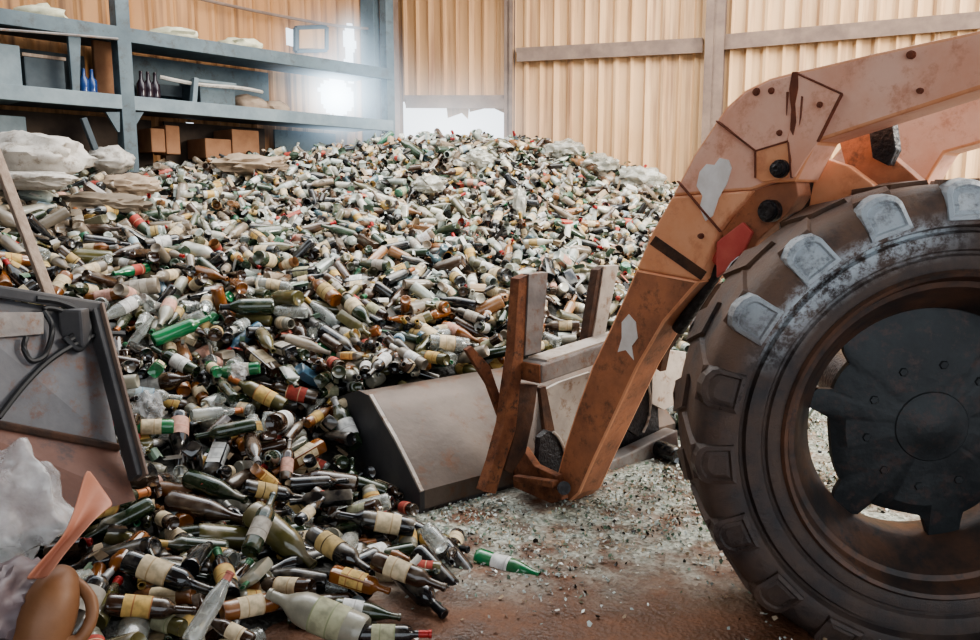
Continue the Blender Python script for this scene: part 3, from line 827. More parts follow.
def box_on(name, px0, px1, py0, py1, back, depth, m, label, cat, group=None, lidm=None):
    a, b = sp(px0, py1, back), sp(px1, py1, back)
    s0, s1 = (a - CORNER).dot(S2), (b - CORNER).dot(S2)
    z0 = a.z; z1 = sp(px0, py0, back).z
    bm = bmesh.new(); c = CORNER + S2 * (s0 + s1) / 2 + NL * (SF - back - depth / 2)
    add_box(bm, (c.x, c.y, (z0 + z1) / 2), (s1 - s0, depth, z1 - z0), bxl)
    o = obj(name, bm, m, bev=.012, origin=(c.x, c.y, z0)); tag(o, label, cat, group)
    if lidm:
        bm = bmesh.new(); add_box(bm, (0, 0, z1 - z0 + .012), (s1 - s0 + .03, depth + .02, .03), bxl)
        l = obj('lid', bm, lidm, bev=.005); l.parent = o
    return o
box_on('metal_cabinet', -40, 24, 38, 96, .12, .4, M['bluegrey_lt'], 'pale blue-grey metal cabinet at left end of the shelf', 'cabinet')
box_on('storage_box', 27, 67, 56, 97, .25, .35, M['shelf_dark'], 'dark storage box with pale wooden lid on the shelf', 'box', lidm=M['wood'])
box_on('board', 97, 115, 40, 97, .35, .06, M['brownbox'], 'upright red-brown board beside the rack upright', 'board')
box_on('bin', 201, 236, 82, 110, .2, .4, M['bluegrey'], 'blue-grey bin on the shelf left of the sacks', 'bin', lidm=M['bluegrey_lt'])
box_on('cardboard_box', 152, 166, 128, 152, .3, .3, M['brownbox'], 'orange-brown cardboard box under the shelf, the left one of two by the bright slit', 'box')
box_on('cardboard_box', 167, 181, 125, 154, .3, .3, M['brownbox'], 'orange-brown cardboard box under the shelf, just left of the bright slit', 'box')
box_on('cardboard_box', 206, 232, 138, 158, .3, .4, M['brownbox'], 'low brown cardboard box under the shelf, right of the bright slit', 'box')
box_on('cardboard_box', 233, 260, 129, 158, .3, .4, M['brownbox'], 'taller brown cardboard box under the shelf, rightmost of the boxes', 'box')
box_on('metal_cabinet', -40, 28, 112, 141, .3, .4, M['bluegrey_lt'], 'pale blue-grey cabinet under the shelf behind the white sack', 'cabinet')
for px, py, sx, sz, sd, lab in ((247, 95, .22, .13, 3, 'brown cloth sack slumped on the shelf beside the blue-grey bin'), (275, 103, .16, .11, 6, 'small brown cloth sack on the shelf, nearest the glaring hole')):
    c = sp(px, py, .35); c.z = zs + .03 + sz * .55
    tag(crumple('cloth_sack', c, (sx, .2, sz), mat('brown_cloth_%d' % sd, (.20, .14, .10), (.34, .26, .19), 5, .9), sd, sub=3, flat=True, amp=.25), lab, 'sack')
for px, m, lab in ((85, 'b', 'small blue bottle on the shelf, left one of the blue pair'), (93, 'b', 'small blue bottle on the shelf, right one of the blue pair'),
                (142, 'k', 'dark bottle on the shelf just right of the rack upright'), (149, 'k', 'dark bottle in the middle of the three beside the upright'), (156, 'k', 'dark bottle on the shelf, farthest right of the three by the upright')):
    bm = bmesh.new(); hh = .30 if m == 'k' else .26
    add_lathe(bm, [(0, 0), (.04, 0), (.044, .01), (.044, hh * .6), (.018, hh * .75), (.016, hh), (0, hh)], 14)
    o = obj('shelf_bottle', bm, mat('shelf_bottle_' + m, (.02, .05, .16) if m == 'b' else (.02, .012, .018), None, 5, .1), smooth=.7)
    c = sp(px, 96, .16); o.location = (c.x, c.y, zs + .03); tag(o, lab, 'bottle', 'bottles standing on the shelf')
bm = bmesh.new(); add_bar(bm, sp(193, 104, .1), sp(195, 78, .1), .07, .05)
tag(obj('pale_stake', bm, M['bluegrey_lt'], bev=.006), 'short pale stake standing on the shelf before the recess', 'stake')
bm = bmesh.new(); add_tube(bm, spline([sp(160, 77, .2), sp(195, 84, .12), sp(240, 88, .1), sp(262, 92, .2)], 4), .02, 6)
tag(obj('hose', bm, M['sack'], smooth=.8), 'pale hose draped across the shelf in front of the bin', 'hose')
for px, py, lab in ((174, 41, 'yellowish crumpled scrap lying on the top shelf'), (240, 49, 'pale crumpled scrap on the top shelf further right'), (40, 27, 'grey scrap heap on the top shelf at the far left')):
    c = sp(px, py, .2); c.z = zu + .10
    tag(crumple('scrap_bundle', c, (.22, .12, .08), mat('scrap_%d' % px, (.36, .33, .22), (.6, .58, .42), 6, .8), px, sub=3), lab, 'scrap')
bm = bmesh.new()
for p, q in (((296, 28), (326, 27)), ((326, 27), (326, 50)), ((326, 50), (296, 51)), ((296, 51), (296, 28))):
    wall_bar(bm, on_left, p, q, .05, .05)
tag(obj('window_frame', bm, M['shelf_dark']), kind='structure')
bm = bmesh.new(); poly(bm, lambda x, y, o_: on_left(x, y, .04), [(299, 30), (324, 29), (324, 49), (299, 50)], 0, .01, NL)
tag(obj('trim_2', bm, M['sheet']), kind='structure')
o = crumple('bulk_sack', at(26, 158, 6.0), (.40, .28, .17), M['sack'], 12, amp=.26, fr=1.7)
tag(o, 'large open white woven sack slumped below the shelf at far left', 'sack')
o = crumple('bulk_sack', at(22, 180, 5.8), (.36, .22, .07), M['sack'], 17, amp=.2, fr=1.5)
tag(o, 'flattened white woven sack lying under the larger open one', 'sack')
o = crumple('bulk_sack', at(110, 160, 7.6), (.2, .16, .12), M['sack'], 21, amp=.25)
tag(o, 'greyish white sack behind the foot of the rack upright', 'sack')

# ------------------------------------------------------------------ the heap the bottles lie on
CTRL = [(0, 640, 2.35), (100, 640, 2.45), (200, 640, 2.55), (300, 640, 2.66), (420, 640, 2.74), (60, 560, 2.7), (150, 560, 2.85), (300, 560, 3.05), (400, 560, 3.2), (470, 560, 3.36), (440, 600, 3.0), (490, 535, 3.6), (120, 500, 3.3),
        (200, 500, 3.45), (330, 500, 3.75), (380, 520, 3.85), (150, 440, 3.9), (220, 400, 4.35), (320, 400, 4.6), (60, 300, 4.7), (140, 300, 5.1), (300, 300, 5.5), (430, 355, 5.1), (450, 300, 5.7), (540, 330, 5.6), (600, 310, 6.0), (640, 330, 6.0),
        (20, 220, 5.6), (130, 220, 6.6), (300, 220, 7.1), (450, 220, 7.4), (620, 230, 7.6), (700, 240, 7.7), (10, 180, 6.2), (60, 185, 6.6), (130, 176, 7.9), (220, 165, 8.6), (300, 158, 9.1), (380, 146, 9.6),
        (450, 140, 9.8), (530, 142, 9.8), (580, 158, 9.5), (620, 172, 9.4), (660, 186, 9.2), (690, 210, 8.8)]
pts = [at(*c) for c in CTRL]
pts += [Vector(p) for p in ((.4, 3.5, -.1), (.1, 2.9, -.05), (.6, 4.2, -.15), (1.2, 5.0, -.1), (1.9, 5.6, -.1), (2.4, 6.4, .2), (2.9, 7.3, .5), (3.4, 8.2, .8), (3.2, 6, -.1), (4.5, 7, -.1), (5, 8.5, .1), (2, 4, -.2), (0, 2, -.1), (.6, 2.4, -.1), (-1, 1.6, .12), (-2, 1.8, .3), (-2.6, 2.6, .45),
      (-3.6, 4.2, 1.2), (-4.6, 5.6, 1.7), (-4.3, 7.2, 1.75), (-3.2, 8.8, 1.9), (-2.0, 10.0, 2.1), (-1.4, 10.8, 2.2), (0, 10.4, 2.2), (1.5, 9.9, 2.0), (3, 9.4, 1.4), (4.6, 8.9, .6))]
PX = np.array([[p.x, p.y] for p in pts]); PZ = np.array([p.z for p in pts])
def tps(r2): return .5 * r2 * np.log(r2 + 1e-9)
n_ = len(PX)
K = tps(((PX[:, None] - PX[None]) ** 2).sum(-1)) + np.eye(n_) * .06
Pm = np.hstack([np.ones((n_, 1)), PX])
Amat = np.block([[K, Pm], [Pm.T, np.zeros((3, 3))]])
sol = np.linalg.solve(Amat, np.concatenate([PZ, np.zeros(3)]))
def heap_z(x, y):
    q = np.array([x, y]); r2 = ((PX - q) ** 2).sum(-1)
    return float(tps(r2) @ sol[:n_] + sol[n_] + sol[n_ + 1] * x + sol[n_ + 2] * y)
GX0, GX1, GY0, GY1, GS = -5.6, 5.2, 1.2, 11.4, .09
def bump(x, y): return .09 * noise.noise(Vector((x * 3.5, y * 3.5, 3))) + .07 * noise.noise(Vector((x * 9, y * 9, 8)))
def build_heap():
    bm = bmesh.new()
    nx, ny = int((GX1 - GX0) / GS), int((GY1 - GY0) / GS)
    vs = {}
    for i in range(nx + 1):
        for j in range(ny + 1):
            x, y = GX0 + i * GS, GY0 + j * GS
            if (Vector((x, y, 0)) - CORNER).dot(NR) < .05 or (Vector((x, y, 0)) - CORNER).dot(NL) < .05: continue
            z = heap_z(x, y) - .11
            if z < -.12: continue
            z += bump(x, y)
            vs[i, j] = bm.verts.new((x, y, max(z, -.08)))
    for (i, j) in list(vs):
        q = [(i, j), (i + 1, j), (i + 1, j + 1), (i, j + 1)]
        if all(k in vs for k in q): bm.faces.new([vs[k] for k in q])
    return bm
heap = tag(obj('broken_glass_heap', build_heap(), M['mound'], smooth=3), 'dark mass of crushed glass and grime under the bottles', 'broken glass', kind='stuff')
# ------------------------------------------------------------------ bottle shapes: outline (radius, height), origin at mid height
def rounded(pts): return pts
KIND = {                      # name, outline, (width, depth) squash, label band, category
 'bordeaux': ('wine_bottle', [(0, .018), (.024, .006), (.034, .0), (.037, .006), (.0375, .02), (.0375, .185), (.036, .198), (.027, .214), (.017, .226), (.0145, .24), (.014, .285), (.0165, .287), (.0165, .297), (.0145, .30), (.010, .299), (.009, .27)], (1, 1), (.055, .150), .245),
 'burgundy': ('wine_bottle', [(0, .018), (.026, .006), (.037, .0), (.041, .007), (.0415, .02), (.0415, .145), (.039, .165), (.029, .20), (.0185, .23), (.015, .25), (.0145, .28), (.0175, .282), (.0175, .292), (.0145, .295), (.010, .294), (.009, .265)], (1, 1), (.035, .125), .245),
 'beer': ('beer_bottle', [(0, .010), (.020, .004), (.028, .0), (.0305, .006), (.031, .016), (.031, .125), (.029, .145), (.019, .175), (.014, .195), (.0125, .218), (.0145, .22), (.0145, .228), (.012, .23), (.008, .229), (.0075, .21)], (1, 1), (.04, .11), .19),
 'flask': ('flask', [(0, .008), (.030, .003), (.040, .0), (.044, .006), (.045, .018), (.045, .14), (.041, .158), (.026, .170), (.0155, .177), (.0145, .195), (.017, .197), (.017, .212), (.014, .214), (.009, .213), (.008, .195)], (1, .58), (.035, .125), .178),
 'jar': ('glass_jar', [(0, .008), (.026, .003), (.036, .0), (.040, .006), (.041, .015), (.041, .090), (.038, .103), (.0335, .108), (.0335, .124), (.031, .126), (.028, .122), (.030, .10)], (1, 1), (.025, .08), .105),
 'jug': ('large_bottle', [(0, .022), (.034, .007), (.048, .0), (.053, .008), (.054, .025), (.054, .19), (.050, .215), (.036, .245), (.022, .268), (.0175, .285), (.017, .315), (.0205, .317), (.0205, .328), (.017, .33), (.012, .329), (.011, .30)], (1, 1), (.06, .165), .27),
 'soda': ('soft_drink_bottle', [(0, .010), (.021, .004), (.029, .0), (.033, .007), (.0335, .02), (.0305, .085), (.0335, .13), (.031, .165), (.021, .205), (.015, .228), (.0135, .248), (.0155, .25), (.0155, .258), (.013, .26), (.009, .259), (.008, .24)], (1, 1), (.07, .14), .225),
 'liquor': ('liquor_bottle', [(0, .012), (.026, .004), (.038, .0), (.0415, .006), (.042, .018), (.042, .195), (.039, .212), (.024, .226), (.0165, .234), (.0155, .262), (.0185, .264), (.0185, .285), (.015, .287), (.010, .286), (.009, .26)], (1, .86), (.05, .165), .238),
 'broken': ('broken_bottle', [(0, .016), (.024, .006), (.034, .0), (.037, .006), (.0375, .02), (.0375, .11), (.0365, .135), (.0345, .13), (.0345, .03), (.0, .022)], (1, 1), (.035, .10), .14),
}
KEYS = list(KIND)
def klen(k): return max(z for r, z in KIND[k][1])
# bottles one can pick out in the photograph: kind, base pixel, neck pixel, glass, paper, foil, lift
HERO = [
 ('soda', (476, 556), (541, 576), 'green', 'white', None, .0),
 ('jug', (364, 634), (268, 594), 'milky', 'olive', None, .05),
 ('bordeaux', (374, 560), (446, 588), 'brown', 'cream', None, .12),
 ('bordeaux', (390, 562), (448, 618), 'black', None, 'black', .02),
 ('bordeaux', (416, 550), (474, 612), 'black', None, 'grey', .02),
 ('bordeaux', (442, 543), (490, 604), 'black', None, 'red', .02),
 ('bordeaux', (415, 528), (335, 514), 'black', 'cream', None, .06),
 ('bordeaux', (126, 560), (214, 592), 'black', 'cream', None, .06),
 ('bordeaux', (106, 604), (196, 611), 'brown', 'yellow', None, .05),
 ('soda', (190, 642), (231, 572), 'clear', None, 'pink', .07),
 ('bordeaux', (222, 612), (300, 596), 'amber', 'cream', None, .02),
 ('beer', (250, 640), (205, 618), 'brown', 'cream', None, .06),
 ('bordeaux', (250, 552), (274, 494), 'dark green', 'grey', None, .07),
 ('liquor', (224, 438), (206, 488), 'black', 'white', None, .05),
 ('burgundy', (180, 414), (177, 470), 'black', 'pink', None, .05),
 ('liquor', (322, 444), (272, 474), 'amber', 'cream', None, .05),
 ('burgundy', (188, 478), (246, 500), 'dark green', None, None, .05),
 ('burgundy', (168, 500), (246, 520), 'brown', None, None, .02),
 ('bordeaux', (288, 408), (226, 376), 'olive', 'yellow', 'orange', .05),
 ('bordeaux', (322, 400), (252, 382), 'brown', 'red', None, .03),
 ('beer', (274, 322), (226, 312), 'olive', None, 'orange', .05),
 ('liquor', (278, 374), (240, 342), 'brown', 'cream', None, .05),
 ('bordeaux', (142, 246), (196, 236), 'black', 'white', None, .05),
 ('beer', (148, 268), (112, 274), 'green', 'red', None, .05),
 ('burgundy', (344, 608), (392, 616), 'dark green', 'white', None, .05),
 ('bordeaux', (358, 634), (432, 634), 'black', 'olive', 'red', .05),
 ('liquor', (336, 574), (386, 590), 'amber', 'yellow', None, .05),
 ('bordeaux', (312, 534), (372, 572), 'black', 'gold', None, .05),
 ('jug', (252, 512), (314, 566), 'olive', None, None, .05),
 ('jar', (442, 548), (426, 528), 'clear', None, None, .13),
 ('bordeaux', (196, 372), (152, 348), 'dark green', 'white', None, .05),
 ('bordeaux', (150, 342), (214, 316), 'green', None, None, .04),
 ('bordeaux', (124, 392), (182, 398), 'clear', 'blue', None, .05),
 ('beer', (300, 520), (322, 500), 'black', 'cream', None, .05),
 ('bordeaux', (285, 482), (290, 440), 'brown', 'pink', None, .04),
 ('beer', (190, 416), (244, 410), 'clear', None, 'orange', .05),
]
def surf(px, py, lift=.05):
    """point where the sight line through a pixel meets the heap"""
    d = ray(px, py); t = 1.5 / d.y
    while t < 14:
        p = CAM + d * t
        if p.z < max(heap_z(p.x, p.y), .0) + lift: return p
        t += .02
    return CAM + d * 5
def hero_matrix(kind, base, neck, lift):
    L0 = klen(kind)
    a, b = surf(*base, lift=lift), surf(*neck, lift=lift)
    ax = (b - a); ln = ax.length
    # keep the picture direction, limit the slant into depth
    if ln > L0 * 1.35:
        b = at(*neck, a.y + (b.y - a.y) * .5); ax = b - a; ln = ax.length
    s = min(1.2, max(.85, ln / L0)); ax.normalize()
    c = (a + b) / 2
    return c, ax.to_track_quat('Z', 'Y'), s
# where each bottle of the heap came to rest: kind, size in view, place (2 mm steps), turn (degrees)
REST = (
0,99,-770,1570,143,109,48,-26,5,99,-548,1632,81,-112,-43,-44,0,99,-414,1464,55,-107,71,58,0,99,-701,1446,123,61,-102,25,0,99,-499,1782,126,-62,137,-46,0,99,-608,1537,106,56,53,-82,7,99,-396,1791,106,-89,42,106,0,99,-676,1981,217,99,46,-60,
0,99,-419,1880,115,-78,-120,-70,5,99,-776,2529,464,88,-5,-64,0,99,-511,1445,96,72,-53,-138,5,99,-416,2206,176,35,-30,-106,0,99,-560,1460,120,-80,-140,0,5,99,-118,2580,333,-74,120,-62,5,99,-906,2168,300,79,22,84,1,99,-675,1220,119,122,10,-1,
2,99,-586,1308,72,-83,-48,66,5,99,-596,1208,56,67,-127,31,5,99,-559,2107,209,-71,-121,-20,5,99,-572,2725,499,65,-17,-126,5,99,-420,1947,95,70,67,-110,3,99,-458,1458,81,93,148,-4,0,99,-864,1920,244,83,56,-77,5,99,-438,2643,431,-115,-7,-136,
1,99,-439,2155,146,99,49,-119,0,99,-740,2254,313,99,-48,-88,5,99,-690,2638,477,94,13,-125,1,99,-1109,2361,474,112,18,-26,5,99,-1136,2520,521,127,77,-43,1,99,-589,1927,181,57,-106,55,5,99,535,2425,27,90,23,-150,7,99,-710,1840,179,-35,149,57,
1,99,-568,2464,347,107,0,87,0,99,-329,1798,67,111,-18,-110,7,99,-444,2595,394,130,-52,22,1,99,-677,1325,100,-93,-135,12,5,99,-178,3098,543,-116,48,54,0,99,-1209,2512,547,36,115,99,5,99,-479,2522,347,164,-65,-14,2,99,-696,1614,134,96,32,-132,
1,99,-243,2760,403,77,21,-89,0,99,-533,1379,54,-47,69,78,1,99,-565,2662,428,5,54,169,5,99,-29,2818,411,120,30,-70,1,99,-987,2411,460,61,146,-11,0,99,-262,2489,314,72,-8,-124,7,99,-1653,2975,812,-104,49,-95,0,99,-674,2595,439,87,4,-92,
1,99,-100,2713,346,157,-69,2,0,99,-724,2756,506,114,-65,68,1,99,-599,1889,126,-97,117,-29,1,99,-123,2797,445,-79,-31,74,0,99,-86,2765,406,57,-56,-78,5,99,-806,2941,578,-64,123,6,0,99,-333,2365,310,105,-7,-21,0,99,-256,2765,441,-93,20,-118,
0,99,-1318,2767,657,100,-15,122,5,99,-1345,2657,614,-83,-31,112,1,99,-1407,2376,575,23,-48,-59,5,99,-1058,2941,611,100,19,67,0,99,-1005,2230,381,-83,62,52,0,99,-1519,2767,724,121,-10,-65,6,99,-729,2155,285,72,29,-150,5,99,-751,1516,210,95,4,148,
0,99,-196,2484,311,-87,-47,53,1,99,-675,2385,376,75,155,23,7,99,-528,2353,266,-137,37,-70,0,99,-59,2743,351,24,120,16,3,99,-577,2267,293,-110,4,-149,0,99,248,2855,351,82,-99,-86,1,99,-1285,2350,529,132,-5,-16,0,99,-675,1606,102,-80,-76,37,
0,99,-705,1682,113,-96,-71,52,2,99,-735,1414,110,-51,62,55,0,99,-297,1578,39,97,-66,-50,7,99,-1566,3262,816,-143,-44,-44,3,99,-523,1828,138,136,-5,122,0,99,-1529,2548,664,29,55,-173,0,99,-1240,2426,532,71,-44,4,1,99,-891,2042,260,-91,-40,28,
2,99,-587,2003,161,-98,1,114,4,99,-188,1745,26,132,-61,-29,2,99,-483,2209,196,-69,-56,-47,1,99,-446,3001,560,-88,-26,68,0,99,-1199,2420,507,103,46,-74,2,99,-1029,2327,414,36,-11,133,1,99,-314,1838,64,105,20,-79,0,99,-696,1778,129,112,-73,68,
0,99,-414,2716,439,-26,-63,-2,1,99,-863,2434,343,74,3,148,0,99,-332,2946,526,-71,39,-27,0,99,-1520,2727,690,-42,167,-5,7,99,-636,2391,355,88,14,-139,1,99,-218,2836,454,-32,137,-39,5,99,13,3014,519,-95,24,36,0,99,-1283,2519,576,113,-59,-49,
1,99,-74,2558,295,-112,-13,75,1,99,-871,2579,450,-15,175,-11,1,99,-341,1991,72,-31,65,154,2,99,-226,1970,17,-67,-114,18,1,99,-1314,3051,695,30,140,25,0,99,-830,2219,264,-75,-25,27,0,99,-1454,3041,760,-88,22,149,0,99,-1070,2625,553,90,-24,-12,
0,99,-987,2658,517,-49,-130,12,4,99,-757,2135,253,-106,-119,-10,5,99,-880,3290,673,-105,-109,-33,1,99,-958,2746,545,161,-81,-9,6,99,-1351,2609,601,-133,-6,-70,8,99,-500,2481,353,-37,58,111,4,99,-535,1524,85,79,33,49,7,99,-706,2922,538,95,13,-95,
0,99,-4,2943,469,-78,24,66,2,99,-526,2093,186,-75,-15,-17,1,99,-540,1900,170,-71,-15,-175,1,99,-277,1653,27,-84,22,143,0,99,-1407,2909,696,90,-3,83,3,99,-783,1682,188,98,-16,-108,0,99,-623,3305,678,-74,6,120,7,99,-285,1775,45,-34,-79,-147,
0,99,-1459,2485,615,-73,-133,-55,2,99,-286,2628,352,75,51,-130,0,99,-1104,2442,514,-116,45,-21,5,99,-1610,2667,742,135,-48,47,1,99,-309,1664,59,31,-98,-128,1,99,-446,2553,357,-101,-14,-141,0,99,-245,2895,496,-94,8,-59,1,99,-518,2293,192,128,-48,-42,
7,99,-1220,2768,615,-86,14,167,1,99,-716,3370,689,-24,75,-6,0,99,-774,2464,369,120,-20,-50,8,99,-414,2417,237,87,118,-55,1,99,-1365,2536,600,13,101,-30,0,99,-906,2144,259,-16,-64,43,3,99,-424,2448,320,86,6,64,4,99,-698,2190,217,-65,-79,52,
7,99,-915,2157,344,-98,-50,25,5,99,-878,3016,604,92,33,-103,7,99,-488,2326,274,-103,53,-11,1,99,-948,2648,495,70,-105,-5,1,99,-886,2243,298,-40,61,73,4,99,-665,2563,405,89,-24,54,1,99,-448,2316,282,-65,-166,5,4,99,-785,2488,409,72,-111,5,
7,99,-460,2196,170,-60,-136,-3,1,99,-857,2687,519,-80,-57,24,3,99,-859,1915,208,-105,2,-148,2,99,-793,2231,330,-100,136,29,1,99,-136,2963,520,-107,130,12,8,99,-378,2813,484,-124,5,-99,1,99,-1374,2410,573,121,71,-65,0,99,-1138,2789,606,-51,136,32,
1,99,-860,1968,180,-86,128,-31,1,99,-906,2335,335,62,-140,51,1,99,-201,2789,429,94,4,-137,0,99,-974,1988,335,-101,56,89,6,99,-496,1457,66,-52,63,21,1,99,-604,1153,100,-42,-120,32,0,99,-392,1778,32,108,-2,129,7,99,233,3204,540,55,-19,-165,
0,99,-837,2291,299,-104,3,-158,7,99,-502,3225,637,-9,-70,-35,0,99,-1621,2884,768,-78,37,-24,8,99,-402,2070,104,-28,106,83,0,99,-1328,2710,638,-83,-49,-101,1,99,-67,3134,561,11,-134,95,2,99,-634,1841,156,70,-13,9,0,99,-746,3111,589,-134,7,107,
4,99,-460,1822,78,-54,38,-22,4,99,-913,2558,469,-17,-120,118,0,99,-334,2824,452,1,109,-109,0,99,-549,2045,139,100,1,-38,5,99,-631,2585,378,-114,-17,-137,2,99,-979,2458,443,111,-2,-4,0,99,-1028,3247,668,120,-48,-38,2,99,-1093,2349,437,105,20,11,
4,99,-1033,2444,472,-109,7,-12,0,99,-1055,2738,569,-122,95,10,0,99,-609,1436,103,-113,-16,-63,8,99,-834,2511,434,-121,131,12,1,99,182,2795,324,70,-38,-112,0,99,16,2605,299,102,10,-93,4,99,-728,1810,154,5,46,-65,0,99,-940,2589,452,-102,-19,-40,
7,99,-357,2973,533,37,-111,10,8,99,-268,1529,30,50,124,7,0,99,-381,2411,294,-71,-73,-12,0,99,-968,2799,549,132,37,95,7,99,-276,2044,33,82,-61,46,2,99,-291,1703,27,51,71,80,8,99,-741,2940,567,-71,1,-111,4,99,-1034,2655,518,-52,11,-1,
0,99,-1350,3320,745,82,7,121,8,99,-820,1461,131,82,12,92,6,99,-284,3109,562,108,-43,96,1,99,-832,2400,403,-94,-53,19,7,99,-507,2352,304,63,-29,19,2,99,-457,2009,98,-34,171,-1,8,99,-391,1650,44,-52,-133,-79,0,99,-1009,2121,338,-115,-34,66,
6,99,-882,2957,587,20,125,-13,6,99,298,2877,376,-108,0,-58,1,99,-811,3081,621,-87,-63,-73,0,99,316,3129,449,47,141,11,6,99,-1428,2654,644,105,-15,-118,7,99,-1469,2950,715,-105,-3,79,4,99,-1252,3019,685,-78,-55,-84,0,99,-347,1449,24,92,43,-80,
0,99,-831,2490,391,82,5,-161,0,99,-488,2428,303,-91,73,29,0,99,-448,3076,573,58,-165,-24,4,99,-293,1894,69,48,10,-163,3,99,-671,2055,119,-127,2,-97,0,99,-685,3188,606,31,-118,-14,6,99,-18,2631,317,-49,-142,42,0,99,-1158,2761,583,-61,-140,3,
5,99,-625,2648,432,46,-131,85,2,99,-1039,2519,484,142,-27,-65,3,99,-933,2408,387,-58,-7,107,7,99,-1502,2931,741,-69,2,31,0,99,-495,2247,185,-66,11,-17,7,99,312,3261,545,-24,-125,-107,0,99,-242,2697,353,118,5,70,0,99,-756,3265,644,-87,-56,-121,
0,99,-808,1696,150,22,-103,-22,1,99,-295,2460,295,-98,95,-4,0,99,-606,2408,335,-75,108,58,2,99,-605,1473,97,71,26,-88,1,99,-330,3145,574,-120,-22,-66,6,99,-1311,2949,676,-28,-51,74,7,99,-250,2346,311,111,131,15,2,99,-1265,2737,590,79,-21,-95,
0,99,-433,2613,355,151,70,-47,6,99,-305,3167,594,94,53,-104,0,99,-396,3187,611,101,-18,-74,4,99,-585,1781,101,114,-16,56,1,99,-968,2477,415,-112,10,88,0,99,-1453,2377,573,69,-35,-132,1,99,-538,2704,432,101,-13,87,3,99,-624,3041,561,65,-7,151,
3,99,-599,2033,178,-115,3,39,7,99,164,3347,577,-115,-3,108,0,99,-65,2908,494,116,59,24,3,99,-466,2862,499,-81,21,-84,0,99,-1431,2705,660,77,44,-131,3,99,-474,2901,515,83,-24,97,0,99,-1003,2854,562,-35,-131,24,0,99,-535,2969,516,14,-129,115,
0,99,-212,1830,35,53,-69,-84,1,99,-295,3289,628,-124,11,80,7,99,-904,3160,649,108,15,45,4,99,-4,2946,508,100,-20,29,0,99,-768,2108,209,54,122,29,0,99,-1376,2295,515,53,-168,-44,0,99,-386,2525,341,103,-134,18,7,99,-172,3344,628,92,27,-137,
2,99,-959,2184,334,-103,101,3,6,99,-905,2491,394,38,158,-71,3,99,328,3177,479,40,162,2,3,99,-145,2883,475,-63,-150,-51,4,99,-613,1942,129,-129,-64,6,5,99,-1168,2911,609,93,-37,-117,8,99,-715,2045,205,-56,43,2,0,99,-414,2679,409,-77,-9,46,
8,99,-340,2117,48,-54,177,30,1,99,28,3314,605,107,-23,14,0,99,-893,2924,562,58,-25,11,2,99,-657,2882,519,70,-47,120,7,99,-420,2836,475,102,38,-15,8,99,-724,2463,392,11,95,45,3,99,-802,2363,341,-98,-8,36,0,99,-284,2552,305,-135,-14,-85,
0,99,-430,2372,275,80,-56,43,2,99,-1262,2766,624,117,-63,-55,4,99,-631,2073,200,37,-6,-138,8,99,-400,1835,86,-66,-10,51,2,99,364,3233,522,-125,-78,-50,4,99,275,2791,309,94,11,-97,0,99,-1037,2144,367,-45,-69,65,0,99,-312,3245,628,-63,26,47,
0,99,-900,2794,533,-77,-134,31,7,99,512,3164,431,101,18,-8,8,99,-557,2311,201,-60,21,-7,4,99,-826,1879,147,-132,-67,-46,8,99,-250,2649,356,-109,-16,-116,2,99,-831,2106,214,57,51,-152,8,99,-738,1325,134,-108,-44,-9,8,99,-538,2792,494,-38,-42,23,
2,99,-571,1733,86,45,57,-168,0,99,-1247,3149,690,13,-100,-9,0,99,-57,2869,453,-95,-48,22,0,99,-1470,2560,646,76,-18,-109,2,99,370,3122,434,-140,2,-118,0,99,-1538,2841,694,-100,33,37,0,99,50,2812,387,127,56,50,0,99,-256,2626,310,-138,-67,-34,
0,99,299,2982,397,42,44,116,1,99,-1218,3057,650,145,-36,-70,8,99,-274,3045,531,-5,126,-138,4,99,-1040,2376,438,-61,-32,-7,4,99,-449,1422,47,-13,110,14,0,99,9,3073,535,-48,121,-63,2,99,-1435,2436,590,123,-16,102,4,99,-808,2309,324,-123,31,-40,
4,99,-651,1214,76,64,37,-165,1,99,-586,2457,310,-103,-15,37,0,99,-819,2744,481,-90,-23,56,6,99,-1278,2874,656,-23,55,108,1,99,-67,2784,358,-74,-77,60,4,99,-431,1318,21,90,22,152,8,99,-654,2044,160,-80,126,38,7,99,-1445,2895,660,-138,-12,-8,
2,99,-1285,2618,599,-104,-24,71,7,99,-218,2591,317,149,67,34,3,99,11,2807,368,-58,154,-35,0,99,-1085,2293,380,-54,6,32,0,99,-660,2392,295,-17,50,92,2,99,-892,2422,396,95,10,47,1,99,-1008,2395,422,72,-110,26,2,99,-1707,3329,851,-121,27,77,
0,99,-316,1741,26,-33,84,153,0,99,-608,3245,623,67,-7,-154,1,99,-1400,3329,790,64,13,14,4,99,280,3109,452,-61,180,16,0,99,-1083,3005,645,-60,47,-156,8,99,-697,2300,301,66,44,70,8,99,-932,2951,586,57,6,-120,7,99,114,3274,573,76,4,173,
7,99,-753,2854,520,-63,-112,-48,2,99,-1128,2845,611,97,1,62,8,99,-445,3214,639,-117,9,-138,3,99,-383,1860,40,101,-46,-75,3,99,-1509,2690,667,-72,161,-12,0,99,-157,2924,490,63,31,-48,0,99,-558,2916,513,10,112,-51,1,99,-50,3353,611,-106,54,-41,
4,99,-602,2623,364,-69,-116,22,0,99,-1230,3228,709,62,-118,84,0,99,553,3355,488,105,-32,92,1,99,-574,3259,630,-75,-126,10,2,99,-1128,3291,702,-50,-40,12,2,99,-856,2418,374,46,-120,73,5,99,-842,1736,162,131,60,-49,2,99,-418,2414,280,125,67,65,
2,99,-873,2754,505,-48,-113,81,8,99,-1046,3066,619,-47,14,-169,4,99,-750,2306,323,-111,-92,22,8,99,-1,3251,590,34,-55,12,0,99,-1305,2410,547,102,-33,-34,0,99,73,3172,569,-117,117,-35,4,99,340,3312,568,146,38,21,6,99,-524,1313,47,68,121,19,
